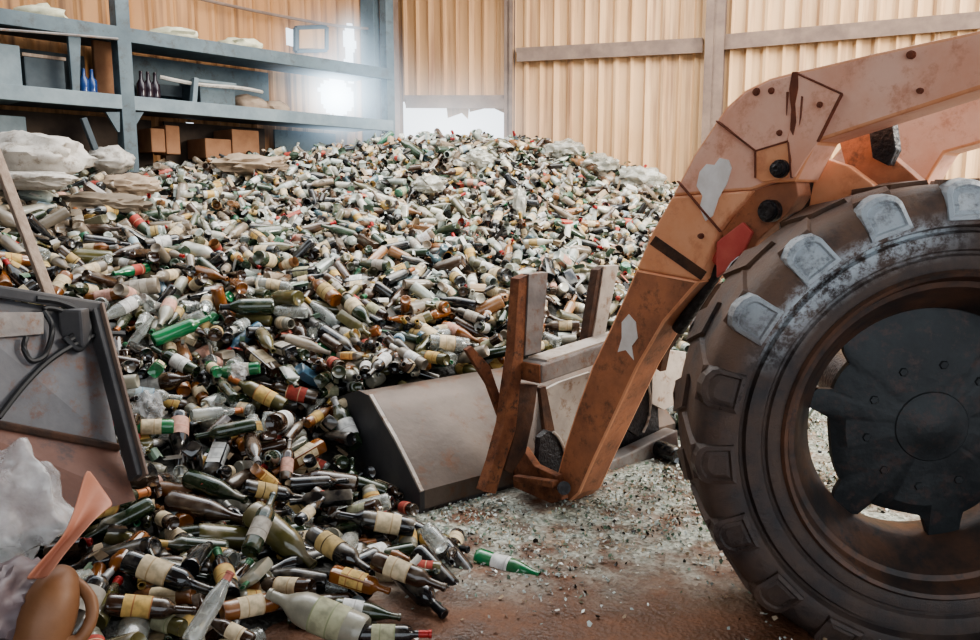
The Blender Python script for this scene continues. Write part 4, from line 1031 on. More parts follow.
6,99,-492,2771,469,40,-118,28,3,99,-726,2255,228,-92,-148,-27,2,99,-1047,2803,560,138,10,38,7,99,-384,2460,266,98,47,-81,8,99,-952,2341,358,-52,39,54,2,99,-637,3113,585,142,45,64,5,99,-532,1814,94,73,-118,38,6,99,-761,1694,122,123,65,52,
3,99,272,3228,519,38,-141,40,7,99,-1642,2957,777,-77,-2,100,8,99,-1590,2666,685,54,71,-131,3,99,-1571,2752,742,108,6,-21,4,99,-471,2095,84,43,-57,-52,3,99,-605,2104,180,43,-171,7,8,99,-626,2732,473,115,36,4,6,99,143,3097,522,-80,-43,-50,
0,99,-367,2024,62,-51,6,9,0,99,-205,3135,566,53,46,-58,4,99,743,3018,242,99,70,28,8,99,-1665,3134,812,88,-17,161,8,99,-701,3127,582,80,-21,32,6,99,-199,3165,588,-120,-11,30,0,99,458,3074,371,109,-12,-39,0,99,91,3088,541,-96,-46,-11,
0,99,-538,2076,82,56,-62,-73,6,99,-383,2843,460,72,29,148,0,99,-1107,2459,469,-112,125,23,2,99,-738,1932,134,76,163,-15,4,99,337,3030,392,100,-18,65,2,99,248,3122,468,-65,41,14,1,99,-1655,3366,860,-86,18,61,8,98,-776,2236,251,46,-48,15,
2,98,-1207,3281,712,38,128,-43,8,98,-560,2840,512,32,127,26,8,97,297,3069,420,50,-107,26,1,96,-992,2297,344,-18,-56,-51,1,96,-957,2947,556,-111,-60,-13,1,96,-200,2958,502,78,-10,-49,6,96,-923,2786,560,87,-136,15,3,95,-1617,3002,783,84,23,-85,
2,95,-492,1680,108,-61,53,-76,0,94,-647,2453,301,94,28,18,6,94,-572,3057,567,-55,126,64,2,94,-321,2685,356,-106,20,-87,8,94,-540,3211,603,-77,32,-138,0,94,-1711,2913,793,-49,132,-49,4,92,-1086,3213,655,120,-70,55,3,91,149,3343,603,-98,157,5,
7,89,-855,3216,619,139,0,96,5,89,-424,3252,615,109,58,-58,0,89,75,3294,591,-32,-52,-58,4,89,-347,1693,51,-126,3,-7,1,89,-1571,3208,794,79,61,14,0,88,-1326,3186,696,-153,85,24,0,87,391,3346,525,-119,100,16,7,87,-261,1802,24,0,-96,168,
7,87,-311,2945,493,78,-154,-25,4,87,-1066,2465,485,15,-120,-116,0,86,-992,3270,652,-81,-14,8,3,86,-1444,3280,795,-97,-6,-144,0,86,-1068,3306,680,-64,-38,-18,3,85,-609,2245,198,-110,0,-40,2,85,-608,2503,362,-91,-9,-100,0,85,-1388,2940,676,-103,-22,-111,
8,85,-442,2986,521,48,-33,44,0,84,-1145,3271,673,-36,-32,14,1,83,-263,2508,271,-138,78,51,1,83,-928,1987,266,-18,93,71,1,83,-561,2636,377,107,45,61,4,83,-1435,3035,725,-135,-42,80,2,82,-1010,2183,332,162,0,41,8,82,-98,2909,470,-95,-12,3,
8,81,-670,2240,213,94,-24,-14,1,81,-219,3219,591,74,-21,88,0,81,-918,2650,464,-120,54,37,2,81,-1504,2651,654,104,2,155,4,81,357,3232,487,-89,12,130,1,80,-1292,2420,510,117,103,5,0,80,-920,3334,683,-99,65,-85,0,80,142,2680,305,110,96,-24,
2,80,-1555,3024,757,-27,-113,94,0,79,-547,2517,309,61,2,157,8,79,-350,1911,58,74,15,68,2,79,-723,2831,523,-41,-76,-52,0,78,-557,3096,548,-92,52,22,2,78,-851,2210,240,-23,-57,-9,8,78,-611,3138,574,-1,-146,111,7,77,168,3257,549,-88,128,19,
0,76,-705,2540,346,-38,-50,-33,3,76,-359,2750,405,65,-156,44,1,76,-1012,3179,628,39,-77,-125,0,76,-766,3002,586,71,-53,17,1,75,-862,2690,474,-90,121,33,8,75,29,2776,327,-13,-66,-63,0,75,-427,2917,494,-58,-32,-39,7,75,-1436,3314,772,-91,26,-141,
0,75,-1288,2579,566,92,38,-24,2,75,-491,3179,597,-75,-170,17,0,75,-1327,3273,705,-19,0,159,3,75,-527,3073,573,-118,-20,-97,1,74,-1000,2635,473,-94,3,151,3,74,-704,2805,486,116,-46,-79,2,74,-1506,3284,798,-75,133,46,3,74,-221,3349,631,8,-105,-78,
8,74,326,2829,320,-135,38,-80,1,73,-177,3294,585,105,9,-123,7,73,-434,2549,313,34,-71,-89,0,73,-66,3050,511,92,5,21,1,72,358,3365,563,3,-116,85,2,72,-910,1888,275,-89,-20,84,0,72,-483,3358,661,-47,27,42,2,72,-982,3027,605,59,13,143,
0,71,-138,2833,404,139,-47,-69,2,71,-1630,3190,808,84,142,16,0,70,-830,2914,508,-174,-65,12,8,70,-672,2561,368,89,21,24,6,70,197,2932,381,-15,132,-117,3,70,-1388,2990,689,139,48,-34,5,69,-1296,2805,613,-113,15,-95,0,69,-708,3026,562,88,129,25,
6,69,-660,3297,655,74,-56,4,2,69,137,3240,543,-105,-14,23,2,69,-1240,3333,733,-79,31,-22,7,68,-1212,2804,543,-64,-11,97,4,68,-1162,2373,492,-78,15,-158,1,68,277,2898,348,-52,49,96,2,67,-1121,3162,635,-137,6,32,2,67,-355,2562,320,-28,-54,1,
2,67,-35,3017,537,-81,-168,7,3,66,242,3077,423,113,9,38,4,66,-519,3123,571,-6,37,67,3,66,-112,2999,504,44,139,5,0,65,-788,1508,248,82,-49,-27,1,65,-728,2508,359,-77,15,33,0,65,642,2696,57,-84,35,11,2,65,-348,2425,293,38,113,-39,
3,64,219,3037,429,110,18,42,0,64,-1117,2873,568,-105,-47,20,1,64,-201,3269,606,156,-88,-11,8,64,18,3248,544,-38,2,-128,1,64,-1438,3156,745,99,3,-130,0,64,-515,3333,666,51,77,-22,4,63,-167,2860,449,-35,-45,42,8,63,-904,3085,615,0,42,-94,
8,63,-254,3235,621,-85,-147,0,1,63,-417,3338,638,-80,-150,-30,1,62,204,3235,523,36,-132,22,0,62,-1077,2612,509,67,-120,51,1,62,-1565,2842,731,86,57,-73,8,61,-1410,3060,708,-39,-3,-130,0,60,-969,2441,367,-62,-6,75,0,60,-315,1935,46,-94,-28,74,
8,60,533,3310,455,48,-50,-114,8,60,-251,3047,504,-46,32,-15,3,59,-1447,2813,643,36,173,36,2,59,-814,2815,510,-62,4,18,0,59,-1588,3357,828,56,-116,79,8,58,-358,2514,293,40,-25,-113,4,58,-358,2643,345,-8,60,154,3,58,-827,2699,497,96,-5,37,
0,58,-1333,2976,681,-60,-5,130,7,57,-934,2242,301,129,-27,-14,0,57,-537,2441,262,-62,34,8,3,57,-24,3213,570,-81,24,-147,0,55,-1087,3183,631,-56,70,-89,1,54,-860,1495,140,-102,55,-98,0,54,-1063,2422,415,96,-134,-15,0,54,-394,3103,558,31,-111,87,
3,53,-520,2499,330,-65,1,73,3,52,-1139,2361,420,-82,-26,114,0,52,74,3348,584,-3,119,-63,0,52,527,3033,323,-102,2,-93,7,52,-1646,3301,796,7,-63,61,7,52,-936,2749,497,-118,29,-59,0,52,-860,3123,594,14,-145,4,0,52,-922,1900,307,75,-1,74,
2,52,-1415,3191,745,-51,-63,48,1,51,38,2697,308,-20,-74,-98,2,51,-501,3035,525,53,-57,-146,0,51,-1395,2597,581,-88,2,67,3,51,-1140,3174,658,-117,-52,29,0,50,-1504,3013,730,88,25,-116,0,50,-1299,3225,701,66,28,-115,8,50,-1166,3100,654,-124,59,-29,
2,49,-514,1257,23,53,-117,78,3,49,-741,2317,263,61,0,135,1,49,-686,3336,630,-102,-24,-4,2,49,-822,2932,540,-99,-47,28,4,48,-544,2148,149,-81,-71,109,3,48,-615,2445,283,-82,39,-147,7,48,-1051,2664,476,14,139,-22,2,48,-57,2946,460,82,-17,45,
3,48,-384,1873,68,43,69,60,2,47,-378,2614,337,16,80,162,0,47,-1471,2741,638,110,2,-36,1,47,311,3374,570,-104,11,-14,3,47,-709,3353,656,-113,-1,58,2,46,-150,2547,279,-60,67,-123,3,46,-736,3162,617,72,-26,117,6,46,663,2692,97,-77,-24,-73,
8,45,-315,2847,424,-1,62,0,0,45,-172,2930,453,-109,-21,-101,8,45,-154,3149,563,53,24,-46,8,45,-180,2548,297,21,57,-14,0,44,804,3173,249,60,23,-90,2,44,-1199,2588,514,60,-149,43,2,44,-1602,3179,786,119,-75,-10,8,44,-296,3345,642,51,152,-13,
8,43,-790,1793,142,84,40,-10,7,43,-816,2308,270,-43,56,45,7,43,541,3213,406,74,-171,-14,2,43,-1194,3214,668,83,-140,-12,0,43,-1488,3251,765,-27,98,-117,3,42,-743,2081,171,-81,3,106,1,42,-1098,2564,489,3,105,-8,6,42,-1396,2921,644,29,-124,-91,
8,42,-787,2281,283,-40,9,43,3,42,-1545,2925,726,141,-42,55,0,41,-387,2833,421,-48,-116,100,3,41,-1023,2396,391,86,-1,-77,0,41,-1188,2438,477,-90,-3,78,3,41,-682,3063,544,61,-26,145,0,41,-1548,2648,652,33,119,102,0,41,-1649,3187,781,-87,7,18,
2,41,-801,3231,618,-47,119,-75,4,40,271,2835,309,109,-75,81,2,39,-1747,3268,826,-68,-40,-116,8,39,-1390,2491,587,114,-17,25,0,38,103,3049,475,-43,-124,-95,0,38,-26,3308,572,-67,-73,59,2,38,139,3139,524,-66,21,-34,0,38,-1684,2793,765,89,123,11,
0,37,-1157,2406,446,-61,117,21,6,37,240,3336,547,-114,20,-67,8,37,-571,2071,153,67,-45,156,3,36,-422,1681,54,86,16,-59,3,36,-1495,2816,663,65,-126,30,0,36,-1077,2732,538,-123,-57,3,8,36,-1642,3336,823,106,36,95,1,35,293,3271,508,45,127,-36,
0,35,-1543,2889,711,52,132,64,2,35,-704,2039,171,115,10,-35,8,35,-1410,2811,653,-22,25,109,8,34,-624,2009,127,95,-60,10,8,34,-758,2304,286,-26,101,-90,8,34,-1030,2740,516,49,-38,-4,4,34,-1451,3248,760,105,-55,-12,3,33,-1102,2462,417,-98,-21,-32,
0,33,-614,2814,461,89,52,17,1,33,-370,3135,550,69,-40,-125,2,33,-14,3004,488,88,21,-143,0,33,-1214,3338,700,128,63,44,4,33,-778,2362,314,54,-26,118,2,33,-923,1946,234,-107,-9,125,8,32,-111,3167,531,-86,50,35,2,32,59,2966,427,-92,-132,15,
8,32,-243,3168,564,97,15,2,7,32,723,2993,215,-52,-4,69,8,31,-1257,2677,541,-16,-62,34,4,31,-1735,3296,845,12,73,-2,3,31,-108,2819,412,54,-130,-7,8,31,-1284,3334,725,19,45,68,8,31,-1463,2362,606,115,-31,15,6,30,-1167,2838,592,-109,34,-23,
2,30,-858,2852,514,95,-27,-54,2,30,220,2847,314,45,53,152,1,29,-827,2575,396,-46,-66,-18,6,29,-911,1964,206,4,93,-144,0,29,-769,2703,436,118,13,94,8,29,-282,2919,490,29,-46,-157,4,28,-794,2964,525,101,55,4,0,28,-952,3070,599,127,-80,38,
2,28,-419,2015,85,-58,6,152,2,28,-1645,3075,799,136,-53,39,8,28,-967,3148,616,-98,-145,20,0,27,214,3105,473,81,165,5,0,27,-1161,2836,554,49,77,-9,8,27,-702,1743,121,-84,29,-89,0,27,-622,2856,498,-89,-168,0,2,27,-266,2829,437,10,-61,-87,
0,27,-858,2999,557,111,-35,86,2,27,-1212,2844,561,-6,114,100,6,26,-319,1418,17,100,67,-78,2,26,-461,2270,156,119,14,37,4,26,-133,3217,561,26,-157,-24,4,26,415,3239,485,-80,-73,17,4,26,-721,3209,622,51,-30,111,2,25,-1555,2811,685,-92,42,38,
2,25,-1223,2714,525,66,19,-142,2,25,-3,3171,544,98,-5,-2,3,25,-448,1876,87,-83,-39,117,8,25,-1254,2713,557,71,56,53,8,25,-728,2975,555,106,-77,38,8,25,-653,3159,576,51,30,132,2,24,-520,3056,508,120,-4,6,1,24,-1422,3326,739,-62,34,-60,
7,24,-1042,3347,663,1,-40,179,0,24,96,2760,336,-72,33,56,3,24,-804,3274,616,-95,34,55,3,24,-1086,2911,585,-94,12,-121,8,24,-1521,3057,743,-120,44,45,8,24,-1071,3126,626,128,29,69,2,23,-573,1815,114,34,-48,110,2,23,-1702,3363,830,82,-51,-65,
7,23,-1009,3049,584,65,-19,-59,2,23,-914,2575,430,78,-10,-35,6,23,-37,3160,558,109,-67,12,8,23,-960,2999,579,-143,-5,86,1,22,-363,1841,21,-90,-23,118,2,22,-1047,3238,629,-63,-16,-28,0,21,801,3204,283,-69,46,76,8,21,-358,2996,482,92,-155,5,
2,21,-501,3162,572,-98,26,-123,0,21,110,2781,376,30,138,-1,8,20,-1295,2543,526,-125,-55,-45,0,20,-483,3092,524,-83,75,43,7,20,-626,3008,514,-121,29,112,2,20,75,3219,538,50,46,-107,8,20,210,3372,562,-73,-4,-114,8,20,-477,2652,389,-3,67,49,
4,20,-1242,3002,645,5,-49,174,3,20,-1476,3135,742,132,-9,17,0,19,60,3024,452,96,-16,90,8,19,-569,2556,325,140,-42,-74,8,19,-467,3112,556,99,-18,85,8,19,-1519,2526,611,-46,13,92,6,19,-467,2786,450,81,-157,-7,2,19,-760,2759,478,81,109,20,
8,19,-1526,3352,796,-121,-35,-100,4,19,-1066,2628,474,113,-22,-126,0,18,-25,2989,460,159,-64,1,8,18,-173,3051,501,78,-1,162,1,18,404,3040,389,71,25,-158,4,18,-1727,3204,818,16,33,-122,0,18,-1544,3195,761,-82,-21,159,2,18,-844,3372,664,103,37,67,
1,18,452,3336,508,-44,43,67,8,18,-84,3247,591,139,-6,15,7,17,-696,3225,598,126,2,-69,4,17,-1765,2928,782,69,-23,-64,4,17,-1017,2245,334,-114,16,25,4,17,-1555,2802,721,32,-119,-13,0,16,-497,2470,272,53,-41,-159,7,16,-1069,2522,441,-126,-42,-81,
4,16,-68,3170,533,101,-23,28,1,16,-1186,3053,623,-95,144,12,0,16,-1586,2717,702,79,131,43,6,16,-1250,2340,501,-76,-17,21,8,16,-412,3042,542,118,36,23,1,15,-1032,2549,439,-74,-2,70,5,15,90,3184,518,83,-48,-80,2,15,-717,2834,494,-56,-59,-98,
2,15,-1347,2956,655,84,-29,48,2,15,-190,2886,432,161,-51,-14,2,15,-1014,2963,592,98,57,72,4,15,-114,3141,565,-65,50,9,8,15,-170,3205,572,118,-131,-12,2,15,-1017,2273,359,-100,66,45,2,14,-1444,2405,538,-105,34,-60,8,14,-923,2529,413,22,15,-9,
8,14,-553,3144,570,24,-39,12,8,14,-298,3076,534,-144,-79,10,2,14,88,2945,449,73,136,5,8,14,-970,2838,504,76,-41,45,8,14,-808,3041,578,56,20,150,8,14,-806,3140,606,-76,28,29,8,13,-1448,2533,586,120,29,117,3,13,-1321,2324,497,-55,-124,-47,
8,13,51,3081,490,72,-7,-119,8,13,-967,2613,452,-120,35,-61,4,13,-656,2970,531,75,129,25,0,13,-915,1746,229,-104,15,115,8,12,-509,1502,54,85,40,-55,7,12,-1712,3293,808,-89,-121,24,0,12,-879,1561,144,105,62,-58,0,12,-653,1925,110,-87,5,178,
4,12,21,3059,474,-43,170,-27,2,12,-378,3189,559,135,-12,23,2,12,-573,3323,625,103,11,38,8,12,-1276,2621,531,-104,-28,-88,0,12,-483,2878,470,146,-59,-59,2,12,-140,2666,332,91,56,16,8,12,-1401,3262,708,-66,-54,-141,2,12,-1398,3165,711,-87,25,-86,
2,12,69,3097,513,-122,-42,-86,4,11,-212,2591,272,30,-57,-132,7,11,-692,3115,547,-85,23,-96,0,11,-1007,2608,431,113,23,110,1,11,680,2672,21,-90,-22,53,0,11,-1157,2905,549,65,-134,39,1,11,-1210,2544,488,55,-58,-113,6,11,-1292,3082,667,-42,49,1,
6,11,-1118,3348,674,40,-54,-86,2,11,-914,1885,219,80,40,98,8,11,-420,2651,373,-67,-43,103,7,10,-698,2851,465,-12,107,-145,0,10,-985,2051,253,-32,-66,24,2,10,-507,1930,89,-80,10,-142,2,10,-866,1808,189,94,-1,12,1,10,-1366,3050,682,-43,-9,19,
4,10,-1003,2212,304,45,-140,-76,2,10,-566,2692,385,-14,-58,-38,1,10,140,2816,375,-8,68,113,1,9,-818,1658,138,92,-48,-107,5,9,-816,3057,535,89,-35,-110,0,9,-225,3020,498,-101,129,-36,1,9,-1451,3007,692,87,-10,-69,2,9,-459,3230,575,-104,67,-19,
1,9,-848,2823,494,-78,26,145,3,9,-881,1819,220,92,18,43,6,9,833,3260,312,51,-44,-128,2,9,-851,3301,634,87,-2,138,6,8,-294,3129,517,63,112,-95,0,8,-1035,2736,476,156,-67,-10,7,8,-261,2915,451,-72,-7,27,0,8,-618,3202,548,-110,25,-92,
2,8,-308,1911,16,90,68,-92,0,8,-1356,2474,539,-85,42,109,6,8,-439,2964,492,113,8,97,0,8,591,2707,64,-45,-20,28,8,8,-1625,2780,748,122,22,70,8,8,-784,2876,520,99,-13,-27,8,8,-1751,3126,840,-101,25,125,2,8,-775,3328,644,-70,-15,95,
0,7,-1331,2584,531,-108,-22,-69,0,7,-1755,3055,813,-81,-21,33,0,7,-841,3027,512,75,11,-105,0,7,244,3235,507,117,34,6,8,7,-521,3274,600,-109,53,-10,0,7,-679,2765,465,91,-127,-18,8,7,-93,3290,583,86,26,-112,4,7,-784,3373,636,-38,124,-74,
2,7,-1553,3295,786,-40,139,-49,4,6,-776,2198,222,102,-37,50,2,6,505,3252,421,60,128,-23,0,6,-550,2110,127,-89,-13,-69,0,6,-1529,2481,604,133,-66,14,4,6,-121,3044,500,100,69,-97,1,6,-912,3327,615,44,142,-80,7,6,-620,3289,599,-42,-58,-35,
2,6,-1409,2712,603,168,-60,-15,2,6,478,3229,429,-63,54,26,0,6,-1261,2927,601,-44,40,93,8,6,421,3323,480,-71,8,149,3,6,-312,3189,570,66,134,52,7,5,-933,2577,399,-21,108,-20,2,5,-695,2672,408,55,139,-43,8,5,-321,2961,463,-60,40,20,
2,5,-585,3363,602,-79,39,-3,8,5,-287,1970,19,90,21,-70,0,5,-922,2878,513,68,132,68,7,5,-788,2578,401,54,132,-4,6,5,-698,2117,186,-79,-71,64,8,5,-224,3181,530,61,105,-9,8,5,-1028,3315,643,-142,-6,-56,4,5,-1666,2775,724,78,8,-51,
4,5,-1382,3107,697,116,0,-78,1,5,-853,1831,243,-136,42,-12,4,5,-1779,3019,823,68,17,-170,2,5,684,3085,265,106,-23,96,0,5,758,3082,227,-118,114,-14,2,5,-1127,2312,414,52,-4,-162,4,5,-81,2617,294,-58,-34,-13,0,4,-584,2829,443,103,-84,-4,
4,4,-423,3232,568,-92,-49,-7,8,4,793,3129,216,120,-47,-48,6,4,-871,2500,383,77,119,14,5,4,-1370,2871,624,-89,-26,78,7,4,-548,2932,481,59,126,4,0,4,-266,3267,584,-66,-47,74,0,4,-1183,3367,668,-93,-7,128,0,4,563,3171,367,-91,-19,-38,
2,4,-1388,2659,582,-17,-74,-12,0,4,-717,2699,445,130,-71,-25,7,4,-796,3167,572,-96,-51,-112,0,4,-510,2771,434,-18,122,-6,8,4,-439,2789,430,47,-53,62,2,4,-1428,3200,709,32,-155,16,0,4,-554,3367,635,-103,-70,33,2,4,-14,3348,581,-90,55,104,
3,4,-463,2492,283,-7,-111,92,3,4,82,3141,512,30,51,-144,2,4,-1591,3356,795,-102,-18,-108,4,4,-773,2665,450,-18,-59,19,4,4,-800,1616,154,167,-60,-17,0,3,-1067,2716,474,-24,-67,-9,2,3,-536,2606,340,-82,-36,58,0,3,-1234,2966,583,20,107,-28,
6,3,-1433,2503,566,72,8,-93,6,3,-1115,2498,449,68,-75,-105,2,3,-630,2778,441,-83,-147,24,0,3,-1291,2908,587,61,-42,-109,7,3,-1402,3057,638,104,5,27,8,3,60,3286,534,70,-121,-45,2,3,-1305,2708,570,108,73,30,1,3,-1613,3030,756,-67,-86,-77,
8,3,-1243,3085,640,28,-23,-46,8,3,-822,2672,415,-55,68,-74,8,3,-1232,3170,644,19,-4,-14,2,3,-1321,3348,720,-52,-61,-77,0,3,-947,1829,283,-88,23,-110,2,3,-1380,2434,546,79,34,-100,6,3,-247,2660,322,-111,-52,-74,2,3,528,3102,340,-89,-109,-48,
6,3,-1121,3301,670,125,-25,20,0,2,118,2793,335,-65,25,66,0,2,-1614,2576,660,103,7,-8,4,2,-1452,2945,654,-118,-31,-48,0,2,-1084,2231,393,-64,-11,29,8,1,91,2978,423,73,138,-3,7,1,-998,2063,342,-102,-13,-122,1,1,729,2890,188,107,-2,-8,
3,0,-954,1281,129,-84,22,-11,2,0,-862,1286,114,63,-42,164,3,0,-1031,1369,157,104,-9,53,0,0,-1107,1515,210,78,36,9,2,0,-1068,1627,195,-55,46,129,4,0,-1329,1801,308,-73,85,27,7,0,-1191,1906,292,-135,-78,9,3,0,-886,1870,162,-113,44,-43,
0,0,-569,1929,85,-69,65,78,8,0,-1323,2003,387,67,58,-80,0,0,-1529,2155,501,119,30,10,0,0,-1139,2132,353,96,-146,-15,7,0,-1468,2314,572,68,-43,54,1,0,-1658,2462,623,-26,-108,-111,8,0,-1598,2549,624,36,-72,-157,0,0,-1466,2569,600,-122,-38,-66,
8,0,-1908,2727,754,34,45,166,0,0,-1790,2713,752,48,-78,2,4,0,685,2615,21,-90,67,41,7,0,-1878,2844,797,-86,-4,50,8,0,-2066,2885,819,56,166,29,0,0,527,2909,246,70,160,-19,8,0,439,3124,403,-76,64,-41,1,0,-2331,3363,868,109,-32,127,
7,0,-928,1395,167,-109,53,26,0,0,-748,1331,99,31,119,57,7,0,-1038,1443,183,31,-104,87,4,0,-1200,1565,207,-93,-37,-32,7,0,-1131,1695,226,105,-33,75,7,0,-1288,1810,303,119,45,22,2,0,-1222,1924,304,-41,-67,89,3,0,-1398,1991,387,75,178,-7,
0,0,-1625,2189,562,57,126,60,5,0,-1365,2183,463,95,-5,128,7,0,-1182,2213,391,89,-120,-43,4,0,-1543,2379,568,119,-68,-29,8,0,-1349,2349,502,134,67,24,0,0,-1252,2344,466,112,103,-39,3,0,-1881,2642,746,91,-5,-137,7,0,-1645,2623,672,-89,118,-3,
2,0,-799,2638,391,-43,74,123,3,0,-1858,2757,760,-41,127,-61,0,0,-1141,2761,514,-91,-32,-44,2,0,-1851,2912,805,-145,-47,-59,0,0,530,2883,203,-103,22,113,0,0,518,2980,297,-83,177,-8,4,0,473,3319,448,102,11,-63,3,0,718,3176,285,-88,38,-11,
2,0,-870,1149,109,90,-19,-5,1,0,-781,1258,106,85,41,134,6,0,-974,1375,169,-95,1,-163,6,0,-1077,1544,216,62,58,-20,2,0,-1088,1655,213,70,119,66,1,0,-1177,1727,270,-15,86,-76,3,0,-1319,1904,340,-105,-3,-108,8,0,-1308,1944,347,-142,-55,-58,
2,0,-1472,2098,463,-36,52,96,3,0,-1511,2301,569,-48,-14,-35,8,0,-1292,2282,466,103,-26,84,8,0,-1190,2319,443,108,29,83,8,0,-1609,2395,605,41,8,-110,1,0,-1756,2376,637,-85,-143,-26,6,0,-1804,2745,765,54,-76,0,0,0,-1890,2785,810,-85,132,48,
0,0,694,2689,53,67,-5,4,1,0,861,2657,21,-90,22,17,0,0,-2015,3084,871,76,50,-128,4,0,173,3092,470,-25,109,83,8,0,-2267,3178,856,-88,-114,30,8,0,441,3275,475,-131,8,34,2,0,559,3060,302,-67,-45,57,3,0,730,3346,368,87,10,-47,
8,0,1087,3262,165,-23,42,64,0,0,725,3346,401,73,-24,-128,8,0,1136,3261,158,-146,4,-81,1,0,-909,1161,113,94,-163,11,0,0,-739,1137,100,-124,9,-72,0,0,-1158,1576,226,-57,-117,-58,8,0,-847,1542,171,-54,27,83,7,0,-1277,1702,288,97,-42,-85,
2,0,-1392,1921,361,-103,-19,143,7,0,-1172,1880,326,-17,111,-17,7,0,-1403,2082,439,-61,-46,28,8,0,-1555,2233,536,-91,-2,-36,7,0,-1299,2139,459,123,-38,-18,7,0,-1067,2062,342,122,39,71,2,0,-1582,2345,571,71,24,152,8,0,-1236,2393,475,-110,50,-71,
2,0,-1658,2535,646,-57,142,-10,8,0,-1676,2655,683,-53,96,27,2,0,-2083,2723,772,-28,-59,-19,2,0,-1843,2771,787,-101,-17,62,0,0,-1925,2971,836,-100,46,61,5,0,-2136,3045,851,78,-104,-4,2,0,151,2941,396,131,21,49,0,0,765,2861,114,-83,-25,49,
0,0,-2131,3161,901,96,-45,-124,8,0,667,3053,251,-58,-64,72,2,0,677,3163,307,124,4,2,0,0,785,3275,338,78,13,177,0,0,-775,1183,124,93,-59,-85,0,0,-1244,1724,253,-59,-40,-6,1,0,-1243,1807,301,82,17,-166,0,0,-1318,1832,340,-81,-137,25,
7,0,-1415,2015,430,108,22,69,0,0,-1264,2075,401,83,19,113,7,0,-1648,2306,590,94,-17,88,2,0,-1488,2227,527,18,52,172,6,0,-1794,2487,664,-54,-62,77,1,0,-1571,2496,655,59,-171,39,1,0,-1872,2690,764,-15,112,19,8,0,-1697,2705,727,-125,26,68,
2,0,-1935,2867,822,34,68,77,1,0,734,2683,54,-144,53,-53,0,0,-2036,2906,819,25,-111,103,8,0,145,2883,371,136,-29,47,8,0,1092,2743,19,90,23,-103,0,0,-2188,3133,887,-67,158,-11,8,0,-2086,3083,876,-41,-23,3,0,0,368,2812,316,-137,-79,23,
2,0,953,2854,85,-86,-30,75,3,0,-2213,3281,899,41,79,-88,0,0,621,2978,227,63,-11,-177,2,0,660,3307,399,126,-59,-37,1,0,635,3339,432,-2,-114,95,1,0,1030,3144,150,4,56,102,1,0,-1210,1661,267,-97,24,-1,1,0,-1173,1761,310,-87,115,-6,
5,0,-1432,1930,396,-75,-36,-4,2,0,-1587,2272,558,-26,-128,55,1,0,-1325,2073,436,-83,10,22,0,0,-1682,2343,611,-76,40,112,2,0,-1530,2345,592,97,-6,110,1,0,-1103,2163,375,35,146,19,1,0,-1721,2462,653,89,22,102,2,0,-1851,2530,702,-42,80,37,
4,0,-1663,2662,719,60,-26,-91,8,0,-753,2626,441,146,58,-36,1,0,-1928,2708,783,142,56,-42,0,0,772,2526,19,-90,22,50,5,0,-1947,2881,861,-88,-46,-19,0,0,-1803,2893,803,64,-15,-167,0,0,668,2769,109,83,5,-119,2,0,-2108,3054,889,100,-21,43,
7,0,-1962,3094,878,104,62,74,8,0,586,2007,19,-90,-67,99,2,0,-2132,3213,901,176,-61,4,6,0,-945,3195,624,-87,113,23,7,0,827,2873,137,-84,-11,21,4,0,796,3054,191,36,64,-34,0,0,934,3027,171,79,-50,-16,8,0,1065,3212,158,-88,-22,-150,
2,0,680,3370,444,60,-28,-139,2,0,-798,1214,133,-106,0,-84,0,0,-1316,1659,274,-57,118,-46,8,0,-1498,1978,422,-104,11,-105,0,0,-1017,1923,327,-86,-34,104,0,0,-1602,2264,587,-47,-32,-68,4,0,-1271,1966,355,-116,22,15,2,0,-1093,2195,361,34,135,-4,
3,0,-1580,2426,613,-81,-4,67,0,0,-1761,2535,687,112,2,67,2,0,-1923,2619,746,116,11,-109,0,0,-1865,2808,827,88,11,-128,1,0,819,2651,38,-56,63,51,1,0,957,2624,30,178,-74,-12,1,0,917,2745,67,66,135,68,6,0,1007,2747,33,-76,-3,167,
2,0,-2288,3149,853,87,114,29,6,0,-2087,2978,847,81,10,123,0,0,152,3051,496,114,-130,-1,4,0,577,2986,262,46,-9,-126,7,0,-1786,3311,880,95,-148,-7,8,0,169,3133,493,-122,57,12,0,0,651,3115,315,81,5,177,2,0,868,3008,167,65,-127,78,
7,0,798,3353,389,122,13,19,2,0,-1094,1622,249,86,-10,19,0,0,-1279,1529,244,-92,-20,106,6,0,-1482,1896,394,110,-10,19,7,0,-1393,1674,307,-62,103,-29,0,0,-1053,1999,350,113,-45,93,1,0,-1509,2386,595,-11,156,20,2,0,-1179,2245,420,106,130,-14,
7,0,-1733,2119,555,104,-16,31,0,0,-1807,2365,642,-91,35,-39,4,0,-1618,2610,706,-99,115,20,8,0,-2035,2646,736,14,61,132,6,0,-1817,2630,755,-39,-61,23,8,0,-1980,2873,822,75,-31,-19,0,0,-1801,2862,829,-104,-1,-125,1,0,744,2701,90,-172,74,-7,
8,0,-2127,2800,814,69,-58,-91,1,0,734,2697,130,-85,26,3,0,0,1104,2816,33,78,-17,-25,1,0,-2093,3202,921,-114,28,-11,0,0,1094,2718,48,-126,25,114,0,0,-2277,3296,898,-76,6,-32,2,0,725,3246,319,-74,-24,-43,4,0,830,3047,224,15,-111,99,
8,0,-942,1134,122,97,34,16,6,0,-729,1153,128,55,-44,-70,0,0,-1203,1633,231,93,57,95,0,0,-1368,1824,332,66,141,-4,0,0,-988,1880,298,86,14,-108,0,0,-1453,1991,442,92,-68,60,3,0,-992,1989,302,98,9,-13,8,0,-1657,2236,584,-56,53,-110,
